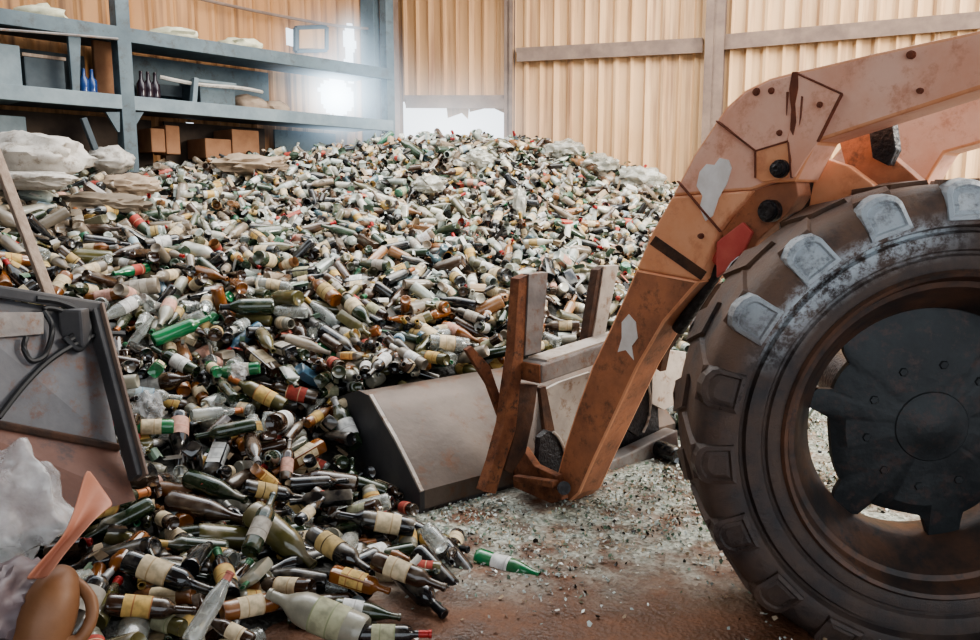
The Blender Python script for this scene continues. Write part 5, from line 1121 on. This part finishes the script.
7,0,-1438,2178,493,-101,-64,-22,4,0,-1264,2246,449,-126,25,-99,1,0,-1600,2423,648,-80,-28,75,8,0,-1709,2570,679,76,12,-77,0,0,-1720,2655,722,60,166,12,0,0,716,2523,19,90,-113,59,6,0,-1834,2854,806,-103,3,44,0,0,802,2596,43,53,-54,-134,
6,0,-2129,2731,789,57,167,23,1,0,978,2773,56,-43,-119,27,6,0,-1987,3034,875,103,-3,63,0,0,986,2810,70,-39,123,-27,0,0,884,2852,126,131,11,47,0,0,1141,2828,54,-40,113,11,1,0,850,2961,144,138,-22,15,0,0,922,2949,162,-110,38,-41,
2,0,618,3271,391,131,31,46,7,0,936,3146,208,-65,-57,27,0,0,1178,3372,204,-75,-7,-57,
)
# ------------------------------------------------------------------ bottles
def glass(name, c, dust=.5, rough=.1, trans=0, dlo=.46, dcol=DUST):
    c2 = tuple(min(1, x * 1.7 + .004) for x in c)
    m = mat('glass_' + name, c, c2, 8, rough, 0, 0, dust=dcol, dust_amt=dust, dust_lo=dlo, coat=.5, spec=.6, trans=trans)
    return m
GL = {'black': glass('black', (.007, .007, .008)), 'brown': glass('brown', (.026, .012, .006)), 'amber': glass('amber', (.15, .052, .012)),
      'dark green': glass('dark_green', (.012, .022, .009)), 'olive': glass('olive', (.07, .062, .022)), 'green': glass('green', (.012, .11, .04), .3),
      'clear': glass('clear', (.50, .52, .49), .35, .06, .7), 'milky': glass('milky', (.20, .19, .15), .3, .3), 'blue': glass('blue', (.06, .12, .17), .35), 'grimy': glass('grimy', (.14, .115, .085), .6, .4)}
# far back glass: dust, with distance haze mixed into the paler colours
FAR_DUST_HAZE = (.44, .40, .33)
GLF = {k: glass(k.replace(' ', '_') + '_dusty_hazy', c, .62, .14, 0, .44, FAR_DUST_HAZE) for k, c in
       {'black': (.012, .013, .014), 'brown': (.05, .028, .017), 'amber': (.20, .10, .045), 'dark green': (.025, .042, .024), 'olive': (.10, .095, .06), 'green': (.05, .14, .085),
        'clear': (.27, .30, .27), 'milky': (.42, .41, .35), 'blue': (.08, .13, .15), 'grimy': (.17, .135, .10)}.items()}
def paper(name, c, band):
    """paper label with a darker printed band and grubby patches"""
    m, nt, b, L = nodes('paper_' + name); N = nt.nodes
    tc = N.new('ShaderNodeTexCoord'); n = N.new('ShaderNodeTexNoise'); n.inputs['Scale'].default_value = 26; n.inputs['Detail'].default_value = 5
    L.new(tc.outputs['Object'], n.inputs['Vector'])
    cr = N.new('ShaderNodeValToRGB'); cr.color_ramp.elements[0].position = .36; cr.color_ramp.elements[1].position = .58
    cr.color_ramp.elements[0].color = c4([x * .6 for x in c]); cr.color_ramp.elements[1].color = c4(c)
    L.new(n.outputs['Fac'], cr.inputs[0])
    sx = N.new('ShaderNodeSeparateXYZ'); L.new(tc.outputs['Object'], sx.inputs[0])
    mm = N.new('ShaderNodeMath'); mm.operation = 'MULTIPLY'; mm.inputs[1].default_value = 17; L.new(sx.outputs[2], mm.inputs[0])
    fr = N.new('ShaderNodeMath'); fr.operation = 'FRACT'; L.new(mm.outputs[0], fr.inputs[0])
    gt = N.new('ShaderNodeMath'); gt.operation = 'GREATER_THAN'; gt.inputs[1].default_value = .92; L.new(fr.outputs[0], gt.inputs[0])
    mx = N.new('ShaderNodeMix'); mx.data_type = 'RGBA'; mx.inputs[7].default_value = c4(band)
    L.new(gt.outputs[0], mx.inputs[0]); L.new(cr.outputs[0], mx.inputs[6]); L.new(mx.outputs[2], b.inputs['Base Color'])
    setp(b, Roughness=.75)
    return m
PA = {'cream': paper('cream', (.66, .54, .36), (.42, .30, .17)), 'white': paper('white', (.74, .73, .70), (.42, .40, .38)), 'yellow': paper('yellow', (.62, .42, .15), (.35, .14, .05)),
      'pink': paper('pink', (.62, .36, .28), (.48, .22, .17)), 'red': paper('red', (.48, .085, .06), (.6, .4, .25)), 'grey': paper('grey', (.44, .40, .34), (.24, .21, .18)),
      'gold': paper('gold', (.50, .36, .16), (.06, .04, .02)), 'olive': paper('olive', (.42, .41, .27), (.25, .27, .15)), 'blue': paper('blue', (.42, .52, .56), (.2, .3, .4)), 'green': paper('green', (.08, .22, .12), (.5, .5, .3))}
FO = {k: mat('foil_' + k, c, tuple(x * .7 for x in c), 12, .35, .2) for k, c in {'red': (.38, .03, .025), 'black': (.012, .012, .014), 'gold': (.42, .28, .09), 'grey': (.36, .35, .34), 'orange': (.42, .15, .05),
      'pink': (.48, .18, .14), 'white': (.6, .58, .54), 'green': (.03, .14, .06)}.items()}

def bottle_bm(k, seg=18, outline=None):
    L0 = klen(k); bm = bmesh.new()
    add_lathe(bm, [(r, z - L0 / 2) for r, z in (outline or KIND[k][1])], seg)
    sq = KIND[k][2]
    for v in bm.verts:
        if k in ('liquor', 'flask'):                      # square shouldered
            r = math.hypot(v.co.x, v.co.y); rm = max(q for q, z in KIND[k][1])
            if r > rm * .6:
                a = math.atan2(v.co.y, v.co.x); f = 1 / max(abs(math.cos(a)), abs(math.sin(a)))
                f = 1 + (min(f, 1.3) - 1) * .75 * min(1, (r / rm - .6) / .3)
                v.co.x *= f * .94; v.co.y *= f * .94
        v.co.y *= sq[1]
    return bm
def sleeve(k, z0, z1, grow, arc, seg=14, close=False):
    L0 = klen(k); bm = bmesh.new()
    P = KIND[k][1]
    def rad(z):
        best = 0
        for (r0, a), (r1, b) in zip(P, P[1:]):
            if a <= z <= b and b > a: best = max(best, r0 + (r1 - r0) * (z - a) / (b - a))
        return best
    zs_ = sorted({z0, z1} | {z for r, z in P if z0 < z < z1 and r > .011})
    rows = []
    rm = max(q for q, z in P)
    for z in zs_:
        row = []
        for i in range(seg + (0 if arc >= 2 * PI else 1)):
            a = -arc / 2 + arc * i / seg
            r = rad(z) + grow; f = 1
            if k in ('liquor', 'flask'):
                q = r / rm
                if q > .6: f = 1 / max(abs(math.cos(a)), abs(math.sin(a))); f = (1 + (min(f, 1.3) - 1) * .75 * min(1, (q - .6) / .3)) * .94
            row.append(bm.verts.new((r * f * math.cos(a), r * f * math.sin(a) * (KIND[k][2][1] if k in ('liquor', 'flask') else 1), z - L0 / 2)))
        rows.append(row)
    n = len(rows[0])
    for a, b in zip(rows, rows[1:]):
        for i in range(n if arc >= 2 * PI else n - 1): bm.faces.new((a[i], a[(i + 1) % n], b[(i + 1) % n], b[i]))
    if close:
        c = bm.verts.new((0, 0, z1 + .001 - L0 / 2))
        for i in range(n): bm.faces.new((rows[-1][i], rows[-1][(i + 1) % n], c))
    return bm
def to_mesh(name, bm, m, ang=.7):
    me = bpy.data.meshes.new(name)
    bmesh.ops.recalc_face_normals(bm, faces=bm.faces)
    for f in bm.faces: f.smooth = True
    for e in bm.edges:
        if len(e.link_faces) == 2 and e.calc_face_angle(0) > ang: e.smooth = False
    bm.to_mesh(me); bm.free(); me.materials.append(m); return me
CACHE = {}
def body_mesh(k, g, far):
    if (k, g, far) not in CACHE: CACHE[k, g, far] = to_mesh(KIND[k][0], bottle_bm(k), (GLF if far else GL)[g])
    return CACHE[k, g, far]
def label_mesh(k, p):
    if (k, p, 'l') not in CACHE:
        z0, z1 = KIND[k][3]; CACHE[k, p, 'l'] = to_mesh('paper_label', sleeve(k, z0, z1, .0012, R(250) if k not in ('liquor',) else R(360)), PA[p])
    return CACHE[k, p, 'l']
def cap_mesh(k, f):
    if (k, f, 'c') not in CACHE:
        CACHE[k, f, 'c'] = to_mesh('cap', sleeve(k, KIND[k][4], klen(k) - .001, .0012, 2 * PI, close=k != 'broken'), FO[f])
    return CACHE[k, f, 'c']
rnd = random.Random(77)
def pick(w): return rnd.choices(list(w), list(w.values()))[0]
def dress(k, px, py, Y):
    near = Y < 4.6
    if near: g = pick({'black': 30, 'brown': 30, 'amber': 9, 'dark green': 13, 'olive': 8, 'green': 2, 'clear': 6, 'milky': 2})
    elif Y < 6.5: g = pick({'black': 18, 'brown': 18, 'amber': 11, 'dark green': 14, 'olive': 12, 'green': 3, 'clear': 14, 'milky': 6, 'grimy': 8, 'blue': 3})
    else: g = pick({'black': 20, 'brown': 18, 'amber': 8, 'dark green': 18, 'olive': 12, 'green': 4, 'clear': 16, 'milky': 8, 'grimy': 14, 'blue': 4})
    if px < 200 and Y > 5 and rnd.random() < .35: g = 'grimy'
    if k == 'jar': g = pick({'clear': 6, 'milky': 3, 'olive': 1})
    p = pick({None: 62, 'cream': 20, 'white': 10, 'yellow': 6, 'pink': 3, 'red': 3, 'grey': 5, 'gold': 3, 'olive': 2, 'blue': 2})
    f = None if k in ('broken', 'jar') else pick({None: 62, 'red': 7, 'black': 10, 'gold': 5, 'grey': 6, 'orange': 4, 'white': 4, 'green': 2})
    return g, p, f
from mathutils import Quaternion
REC = []
for i in range(0, len(REST), 8):
    k, n, x, y, z, ex, ey, ez = REST[i:i + 8]
    q = Euler((R(ex), R(ey), R(ez))).to_quaternion()
    k = KEYS[k]; c = Vector((x, y, z)) / 500
    px, py, _ = proj(c)
    REC.append(dict(k=k, n=n, c=c, q=q, s=1, px=px, py=py, d=dress(k, px, py, c.y)))
# the far back of the heap, two loose layers thick
rq = random.Random(21)
def far_ok(x, y, z):
    p = Vector((x, y, 0)) - CORNER
    if p.dot(NR) < .16 or p.dot(NL) < .16 or z < .1: return False
    px, py, _ = proj((x, y, z)); return -60 < px < 735
GRID = .115
y = 6.3
while y < 10.9:
    x = -5.2
    while x < 4.2:
        for layer in (0, 1):
            xx, yy = x + rq.uniform(-.06, .06), y + rq.uniform(-.06, .06)
            if (layer and rq.random() < .55) or yy < 6.3 + rq.random() * .5: continue
            z = heap_z(xx, yy)
            if not far_ok(xx, yy, z): continue
            gx = (heap_z(xx + .1, yy) - z) / .1; gy = (heap_z(xx, yy + .1) - z) / .1
            k = rq.choices(KEYS, [16, 10, 22, 9, 15, 2, 7, 7, 26])[0]
            q = Vector((-gx, -gy, 1)).to_track_quat('Z', 'Y') \
                 @ (Euler((0, 0, rq.uniform(0, 2 * PI))).to_quaternion() @ Euler((PI / 2 + rq.gauss(0, .40), 0, 0)).to_quaternion())
            c = Vector((xx, yy, z - .05 + bump(xx, yy) + layer * .07 + rq.uniform(-.02, .02)))
            px, py, _ = proj(c); REC.append(dict(k=k, n=10, c=c, q=q, s=rq.uniform(.85, 1.05), px=px, py=py, d=dress(k, px, py, c.y)))
        x += GRID
    y += GRID
# a rim of bottles pushed up behind the bucket's top edge
for i in range(90):
    p = bk(rq.uniform(.72, 1.35), 0, rq.uniform(-.05, 1.75)); z = max(heap_z(p.x, p.y), .30 + .18 * rq.random()) + rq.uniform(-.06, .04)
    k = rq.choices(KEYS, [26, 14, 18, 9, 9, 3, 7, 8, 14])[0]
    q = Euler((PI / 2 + rq.gauss(0, .3), 0, rq.uniform(0, 2 * PI))).to_quaternion()
    c = Vector((p.x, p.y, z)); px, py, _ = proj(c); REC.append(dict(k=k, n=10, c=c, q=q, s=1, px=px, py=py, d=dress(k, px, py, 5.0)))
# bottles deeper down between the front ones
for i in range(110):
    x, y = rq.uniform(-1.75, -.1), rq.uniform(2.25, 3.75); z = heap_z(x, y)
    px, py, _ = proj((x, y, z))
    if z < .03 or px < 95 or (Vector((x, y, 0)) - B0).dot(H) > -.12 and (Vector((x, y, 0)) - B0).dot(LT) > -.15: continue
    k = rq.choices(KEYS, [34, 12, 16, 8, 4, 2, 6, 9, 9])[0]
    q = Euler((PI / 2 + rq.gauss(0, .12), 0, rq.uniform(0, 2 * PI))).to_quaternion()
    c = Vector((x, y, max(z - .075, .035))); REC.append(dict(k=k, n=60, c=c, q=q, s=1, px=px, py=py, d=dress(k, px, py, y)))
REC.sort(key=lambda r: -r['n'])
HR = []
for (k, base, neck, g, p, f, lift) in HERO:
    c, q, s = hero_matrix(k, base, neck, lift)
    px, py, _ = proj(c); HR.append(dict(k=k, n=255, c=c, q=q, s=s, px=px, py=py, d=(g, p, f), hero=True))
limit = {'bottle': 300 - sum(h['k'] != 'jar' for h in HR), 'jar': 60, 'broken': 80}
ones, rest = list(HR), []
for r in REC:
    kd = 'jar' if r['k'] == 'jar' else 'broken' if r['k'] == 'broken' else 'bottle'
    inpic = -5 < r['px'] < 720
    if r['n'] > (14 if kd == 'bottle' else 20) and inpic and limit[kd] > 0: limit[kd] -= 1; ones.append(r)
    else: rest.append(r)
# ---- labels that tell each one apart
ADJ = {'milky': 'milky', 'clear': 'clear glass', 'grimy': 'grimy', 'black': 'black', 'brown': 'dark brown', 'amber': 'amber', 'dark green': 'dark green', 'olive': 'olive', 'green': 'bright green', 'blue': 'blue-grey'}
NOUN = {'bordeaux': 'wine bottle', 'burgundy': 'sloping wine bottle', 'beer': 'beer bottle', 'flask': 'flat flask', 'jar': 'jar', 'jug': 'fat bottle', 'soda': 'soft-drink bottle', 'liquor': 'square liquor bottle', 'broken': 'broken bottle stump'}
def zone(px, py):
    if py > 585: return 'beside the brown jug' if px < 140 else 'at the heap\'s front edge' if px < 265 else 'in the front row, middle' if px < 375 else 'on the heap\'s front toe'
    if py > 515: return 'behind the terracotta scoop' if px < 150 else 'below the cluster of dark bottles' if px < 250 else 'in front of the bucket' if px < 345 else 'just below the bucket corner'
    if py > 440: return 'at the bin\'s lower corner' if px < 190 else 'between bin and bucket' if px < 275 else 'left of the bucket'
    if py > 370: return 'right of the steel bin' if px < 190 else 'midway between bin and bucket' if px < 270 else 'above left of the bucket' if px < 370 else 'behind the bucket'
    if py > 300: return 'over the bin\'s top corner' if px < 190 else 'on the slope left of bucket' if px < 330 else 'on the slope above bucket' if px < 480 else 'behind the bracket posts'
    if py > 235: return 'by the wooden pole' if px < 110 else 'on the mid slope, left side' if px < 240 else 'on the mid slope' if px < 400 else 'mid slope above the posts' if px < 560 else 'left of the orange arm'
    if py > 185: return 'below the white sacks' if px < 120 else 'on the upper left slope' if px < 260 else 'on the upper slope' if px < 430 else 'on the upper right slope'
    return 'under the storage rack' if px < 300 else 'on the crest below the gap' if px < 520 else 'on the crest by the wall'
def heading(r):
    d = r['q'] @ Vector((0, 0, 1)); a, b = proj(r['c'] - d * .1), proj(r['c'] + d * .1)
    dx, dy = b[0] - a[0], b[1] - a[1]
    foreshort = math.hypot(dx, dy) * a[2] / F / .2
    if foreshort < .45: return 'neck toward the camera' if b[2] < a[2] else 'base toward the camera'
    an = math.degrees(math.atan2(-dy, dx)) % 360
    return 'neck ' + ['right', 'upper right', 'up', 'upper left', 'left', 'lower left', 'down', 'lower right'][int(((an + 22.5) % 360) // 45)]
for r in ones:
    g, p, f = r['d']
    L_ = [ADJ[g] + ' ' + NOUN[r['k']]]
    if r['k'] == 'broken': f = None
    if p: L_.append(p + ' label')
    elif r['k'] != 'broken': L_[0] = 'unlabelled ' + L_[0]
    if f: L_.append(f + ' cap')
    r['lab'] = L_; r['zone'] = zone(r['px'], r['py']); r['head'] = heading(r)
def group_by(rs, fn):
    o = {}
    for r in rs: o.setdefault(fn(r), []).append(r)
    return o
for kkey, rs in group_by(ones, lambda r: (tuple(r['lab']), r['zone'])).items():
    if len(rs) == 1: r = rs[0]; r['label'] = ', '.join(r['lab'] + [r['zone']]); continue
    for h, q in group_by(rs, lambda r: r['head']).items():
        if len(q) == 1: q[0]['label'] = ', '.join(q[0]['lab'] + [h.replace('the ', ''), q[0]['zone']]); continue
        q.sort(key=lambda r: r['px'])
        for i, r in enumerate(q):
            o_ = 'leftmost' if i == 0 else 'rightmost' if i == len(q) - 1 else ('second', 'third', 'fourth', 'fifth', 'sixth')[i - 1] + ' from left'
            r['label'] = ', '.join(r['lab'] + [h.replace('the ', ''), r['zone'], o_ + ' such'])
for r in ones:
    w_ = r['label'].replace(',', '').split()
    if len(w_) > 16: r['label'] = r['label'].replace(' cap', '').replace(', neck', ' neck')
CATS = {'jar': 'jar', 'broken': 'broken bottle', 'flask': 'flask'}
GRP = {'jar': 'glass jars in the heap', 'broken': 'broken bottles in the heap', 'flask': 'flasks in the heap'}
PROTO = {}
def spin(r):
    v = r['q'].inverted() @ ((CAM - r['c']).normalized() + Vector((0, 0, .5))); return math.atan2(v.y, v.x)
for r in ones:
    k = r['k']; g, p, f = r['d']; far = r['c'].y > 5.6 and not r.get('hero')
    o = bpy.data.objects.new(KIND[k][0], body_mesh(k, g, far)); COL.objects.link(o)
    o.rotation_mode = 'QUATERNION'; o.location = r['c']; o.rotation_quaternion = r['q']; o.scale = (r['s'],) * 3
    tag(o, r['label'], CATS.get(k, 'bottle'), GRP.get(k, 'bottles in the heap'))
    if p:
        l = bpy.data.objects.new('paper_label', label_mesh(k, p)); COL.objects.link(l); l.parent = o
        l.rotation_euler = (0, 0, spin(r) if k not in ('liquor', 'flask') else round(spin(r) / PI) * PI)
    if f and k != 'broken' and k != 'jar':
        l = bpy.data.objects.new('cap', cap_mesh(k, f)); COL.objects.link(l); l.parent = o
# ---- all the others: one mass
MATS = list(GL.values()) + list(GLF.values()) + list(PA.values()) + list(FO.values())
MI = {m.name: i for i, m in enumerate(MATS)}
TPL = {}
def template(k, light=False):
    if (k, light) in TPL: return TPL[k, light]
    ol = list(KIND[k][1])
    if light: ol = [p for i, p in enumerate(ol) if p[0] == 0 or i in (2, 4, 5, 6) or (i > 6 and i % 2) or i >= len(ol) - 1 and k == 'broken']
    z0, z1 = KIND[k][3]
    i0 = next(i for i, (a, b) in enumerate(zip(ol, ol[1:])) if a[1] <= z0 < b[1] and a[0] > .02)
    a, b = ol[i0], ol[i0 + 1]; ins_ = lambda a, b, z: (a[0] + (b[0] - a[0]) * (z - a[1]) / (b[1] - a[1]), z)
    ol.insert(i0 + 1, ins_(a, b, z0))
    i1 = next(i for i, (a, b) in enumerate(zip(ol, ol[1:])) if i > i0 and a[1] <= z1 < b[1])
    a, b = ol[i1], ol[i1 + 1]; ol.insert(i1 + 1, ins_(a, b, z1))
    bm = bottle_bm(k, 7 if light else 10, ol); bm.faces.ensure_lookup_table(); bm.verts.index_update(); L0 = klen(k)
    vs = np.array([v.co for v in bm.verts]); fs = [[v.index for v in f.verts] for f in bm.faces]
    zc = [f.calc_center_median().z + L0 / 2 for f in bm.faces]; rad_ = [math.hypot(*f.calc_center_median()[:2]) for f in bm.faces]
    role = [1 if z0 < z < z1 and q > .02 else 2 if z > KIND[k][4] and k not in ('jar', 'broken') else 0 for z, q in zip(zc, rad_)]
    bm.free(); TPL[k, light] = (vs, fs, role); return TPL[k, light]
VV, FF, MM = [], [], []; off = 0
for r in rest:
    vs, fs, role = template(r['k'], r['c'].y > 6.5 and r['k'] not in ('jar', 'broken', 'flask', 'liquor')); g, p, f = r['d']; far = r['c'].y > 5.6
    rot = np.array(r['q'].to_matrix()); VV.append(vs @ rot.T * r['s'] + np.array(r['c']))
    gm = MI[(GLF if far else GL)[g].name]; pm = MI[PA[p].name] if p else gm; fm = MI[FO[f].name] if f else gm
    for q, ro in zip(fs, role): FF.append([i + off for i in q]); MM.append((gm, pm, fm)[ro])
    off += len(vs)
me = bpy.data.meshes.new('bottle_mass'); me.from_pydata(np.concatenate(VV).tolist(), [], FF)
for m in MATS: me.materials.append(m)
me.polygons.foreach_set('material_index', MM); me.polygons.foreach_set('use_smooth', [True] * len(FF)); me.validate(); me.update()
o = link('bottle_mass', me); tag(o, 'dense mass of smaller bottles filling the rest of the heap', 'bottles', kind='stuff')

# ---- broken bits lying among the bottles and crushed over the floor
def scraps(name, spots, mats, size, label, cat, seed, thick=False):
    rq = random.Random(seed); V, Fc, Mi = [], [], []
    for p in spots:
        s = size * rq.uniform(.4, 1.3) * (p[3] if len(p) > 3 else 1); n = rq.choice((3, 4, 4, 5)); b0 = len(V)
        e = Euler((rq.gauss(0, .7), rq.gauss(0, .7), rq.uniform(0, 6.3))).to_matrix(); st = rq.uniform(.4, 1); mi = rq.choices(range(len(mats)), [w for m, w in mats])[0]
        if thick:                                   # a curved piece of bottle wall
            an = rq.uniform(.5, 1.5); ln = s * rq.uniform(.8, 2.2); nn = 4
            for i in range(nn + 1):
                a = -an + 2 * an * i / nn
                for h in (-ln * rq.uniform(.6, 1), ln * rq.uniform(.6, 1)):
                    q = e @ Vector((math.sin(a) * s, h, math.cos(a) * s)); V.append((p[0] + q.x, p[1] + q.y, p[2] + q.z))
            for i in range(nn): Fc.append([b0 + 2 * i, b0 + 2 * i + 1, b0 + 2 * i + 3, b0 + 2 * i + 2]); Mi.append(mi)
            continue
        for i in range(n):
            a = 2 * PI * i / n + rq.uniform(-.4, .4); q = e @ Vector((math.cos(a) * s, math.sin(a) * s * st, rq.uniform(-.2, .2) * s)); V.append((p[0] + q.x, p[1] + q.y, p[2] + q.z))
        Fc.append(list(range(b0, b0 + n))); Mi.append(mi)
    me = bpy.data.meshes.new(name); me.from_pydata(V, [], Fc)
    for m, w in mats: me.materials.append(m)
    me.polygons.foreach_set('material_index', Mi); me.validate(); me.update()
    return tag(link(name, me), label, cat, kind='stuff')
rq = random.Random(5); spots = []
while len(spots) < 5200:
    x, y = rq.uniform(-5.2, 3.6), rq.uniform(1.9, 10.6)
    if rq.random() > min(1, .05 + max(0, y - 3.6) / 4): continue
    if (Vector((x, y, 0)) - CORNER).dot(NR) < .1 or (Vector((x, y, 0)) - CORNER).dot(NL) < .1: continue
    hz = heap_z(x, y)
    if hz < .06: continue
    px, py, _ = proj((x, y, hz))
    if not -40 < px < 760: continue
    dB = Vector((x, y, 0)) - B0
    if -.1 < dB.dot(H) < 1.2 and -.1 < dB.dot(LT) < 2.2: continue
    spots.append((x, y, hz + bump(x, y) + rq.uniform(-.08, .05), 1 if y > 5 else .8))
M['bit_white'] = mat('pale_scrap', (.55, .52, .46), (.72, .70, .65), 9, .6)
M['bit_tan'] = mat('tan_scrap', (.36, .26, .17), (.5, .39, .27), 9, .8)
M['bit_green'] = mat('green_glass_bits', (.10, .17, .12), (.2, .27, .2), 9, .15)
M['bit_glass'] = mat('grey_glass_bits', (.34, .38, .35), (.55, .59, .55), 9, .12)
M['bit_red'] = mat('red_scrap', (.42, .08, .06), (.5, .2, .15), 9, .6)
M['bit_dark'] = mat('dark_glass_bits', (.015, .014, .012), (.04, .035, .03), 9, .12)
scraps('glass_litter', spots, [(M['bit_white'], 16), (M['bit_tan'], 22), (M['bit_green'], 12), (M['bit_glass'], 16), (M['bit_red'], 2), (M['bit_dark'], 30)], .032, 'shards and torn scraps strewn among the bottles', 'litter', 3, True)
spots = []
while len(spots) < 22000:
    y = rq.uniform(2.3, 8.5); x = rq.uniform(-.9, 4.2)
    if heap_z(x, y) > .08: continue
    pr = .04 + .96 * max(0, min(1, (y - 3.0) / .8)) if x < 1.2 else .05 + .8 * max(0, min(1, (y - 3.0) / .8))
    pr *= .55 + .9 * noise.noise(Vector((x * 2.2, y * 2.2, 1)))
    if rq.random() > pr: continue
    spots.append((x, y, rq.uniform(.003, .014), .8))
scraps('crushed_glass', spots, [(M['bit_white'], 10), (M['bit_green'], 16), (M['bit_glass'], 40), (M['bit_dark'], 9), (M['bit_tan'], 12)], .015, 'crushed glass glittering on the floor by the bucket', 'broken glass', 8)
# pale bags and sheets showing on the crest and slope
for i, (px, py, sx, sy, sz, m) in enumerate(((640, 180, .24, .2, .13, 'film_dull'), (600, 165, .26, .18, .10, 'film_dull'), (565, 150, .2, .15, .10, 'film_dull'), (520, 205, .06, .05, .16, 'film_dull'), (148, 414, .08, .07, .10, 'film'), (128, 462, .06, .05, .10, 'film'),
        (238, 372, .06, .05, .05, 'film'), (250, 165, .34, .16, .09, 'c'), (130, 186, .24, .12, .09, 'c'), (95, 205, .36, .16, .08, 'c2'), (480, 160, .14, .1, .09, 'film_dull'), (430, 185, .14, .1, .08, 'film_dull'))):
    p = surf(px, py, .10)
    mm = M[m] if m in M else mat('burlap_%d' % i, (.26, .19, .13) if m == 'c' else (.14, .11, .08), (.40, .31, .23) if m == 'c' else (.24, .19, .14), 6, .85)
    lab = ['pale plastic sack on the crest touching the orange arm', 'pale crumpled plastic sack on the crest, second from the arm', 'pale plastic sack on the crest under the wall post', 'upright pale plastic sleeve on the upper slope', 'clear crumpled plastic film right of the steel bin',
           'clear plastic scrap at the bin panel\'s lower corner', 'small clear plastic wad beside the brown bottles', 'long tan cloth bundle under the storage rack', 'tan cloth bundle at the foot of the rack upright', 'dark dusty cloth strip below the white sacks',
           'pale plastic wad below the bright wall gap', 'pale plastic wad on the upper slope left of centre'][i]
    nm = 'plastic_sack' if m in M else 'cloth_bundle'
    o = crumple(nm, p, (sx, sy, sz), mm, 30 + i, sub=4, amp=.4, fr=2.4); o.rotation_euler = (0, 0, i * 1.3 if i < 7 else .2)
    tag(o, lab, 'plastic sheet' if m in M else 'cloth')
# ------------------------------------------------------------------ light and air
w = bpy.data.worlds.new('overcast'); scene.world = w; w.use_nodes = True
bg = w.node_tree.nodes['Background']; bg.inputs[0].default_value = (.86, .93, 1, 1); bg.inputs[1].default_value = 1.6
def area(name, loc, target, size, energy, col, sy=None):
    l = bpy.data.lights.new(name, 'AREA'); l.energy = energy; l.color = col; l.size = size
    if sy: l.shape = 'RECTANGLE'; l.size_y = sy
    o = bpy.data.objects.new(name, l); COL.objects.link(o); o.location = loc
    o.rotation_euler = (Vector(target) - Vector(loc)).to_track_quat('-Z', 'Y').to_euler(); return o

area('skylight', (.3, 7.0, 5.1), (.3, 7.0, 0), 5.5, 260, (1, .97, .92), 3.2)
area('side_opening', (7.2, 3.6, 4.4), (3.4, 8.6, 1.8), 3.0, 700, (1, .93, .82), 2.5)
# emissive volumes added to paint glare and haze round the wall openings
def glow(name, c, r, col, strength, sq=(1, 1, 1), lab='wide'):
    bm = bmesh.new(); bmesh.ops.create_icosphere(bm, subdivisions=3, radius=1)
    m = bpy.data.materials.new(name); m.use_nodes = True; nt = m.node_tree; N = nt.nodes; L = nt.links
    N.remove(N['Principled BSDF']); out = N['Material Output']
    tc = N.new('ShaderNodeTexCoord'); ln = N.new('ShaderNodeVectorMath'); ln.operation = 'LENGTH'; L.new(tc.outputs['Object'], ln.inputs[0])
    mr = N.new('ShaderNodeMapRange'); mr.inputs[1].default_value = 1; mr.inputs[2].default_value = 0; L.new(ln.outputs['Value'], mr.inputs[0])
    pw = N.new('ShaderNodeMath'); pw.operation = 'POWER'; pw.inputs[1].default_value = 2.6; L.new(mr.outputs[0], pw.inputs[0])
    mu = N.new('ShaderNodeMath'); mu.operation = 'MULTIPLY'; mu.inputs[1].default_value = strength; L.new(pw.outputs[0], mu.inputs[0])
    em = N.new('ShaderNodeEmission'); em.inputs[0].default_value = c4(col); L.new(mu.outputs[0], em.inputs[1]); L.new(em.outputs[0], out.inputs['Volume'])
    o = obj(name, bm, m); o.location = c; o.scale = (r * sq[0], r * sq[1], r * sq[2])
    return tag(o, lab, 'glare_haze', kind='stuff')
glow('glare_haze', on_left(340, 88, .55), 1.25, (.62, .82, 1), 2.2, lab='broad bluish glow in dusty air round the rack\'s far end')  # added emissive glare, no real dusty air
glow('glare_haze', on_left(336, 97, .3), .62, (.75, .9, 1), 9, lab='tight white glow over the round hole on the shelf')
glow('glare_haze', on_left(350, 42, .25), .5, (.75, .9, 1), 6, (.6, .6, 1.2), lab='upright glow over the narrow slit above the rack')
glow('glare_haze', on_right(450, 128, .5), 1.5, (.9, .95, 1), .9, (1.3, 1, .7), lab='pale glow before the gap under the right wall')
scene.view_settings.view_transform = 'AgX'
scene.view_settings.exposure = 0.35
scene.view_settings.look = 'AgX - Medium High Contrast'
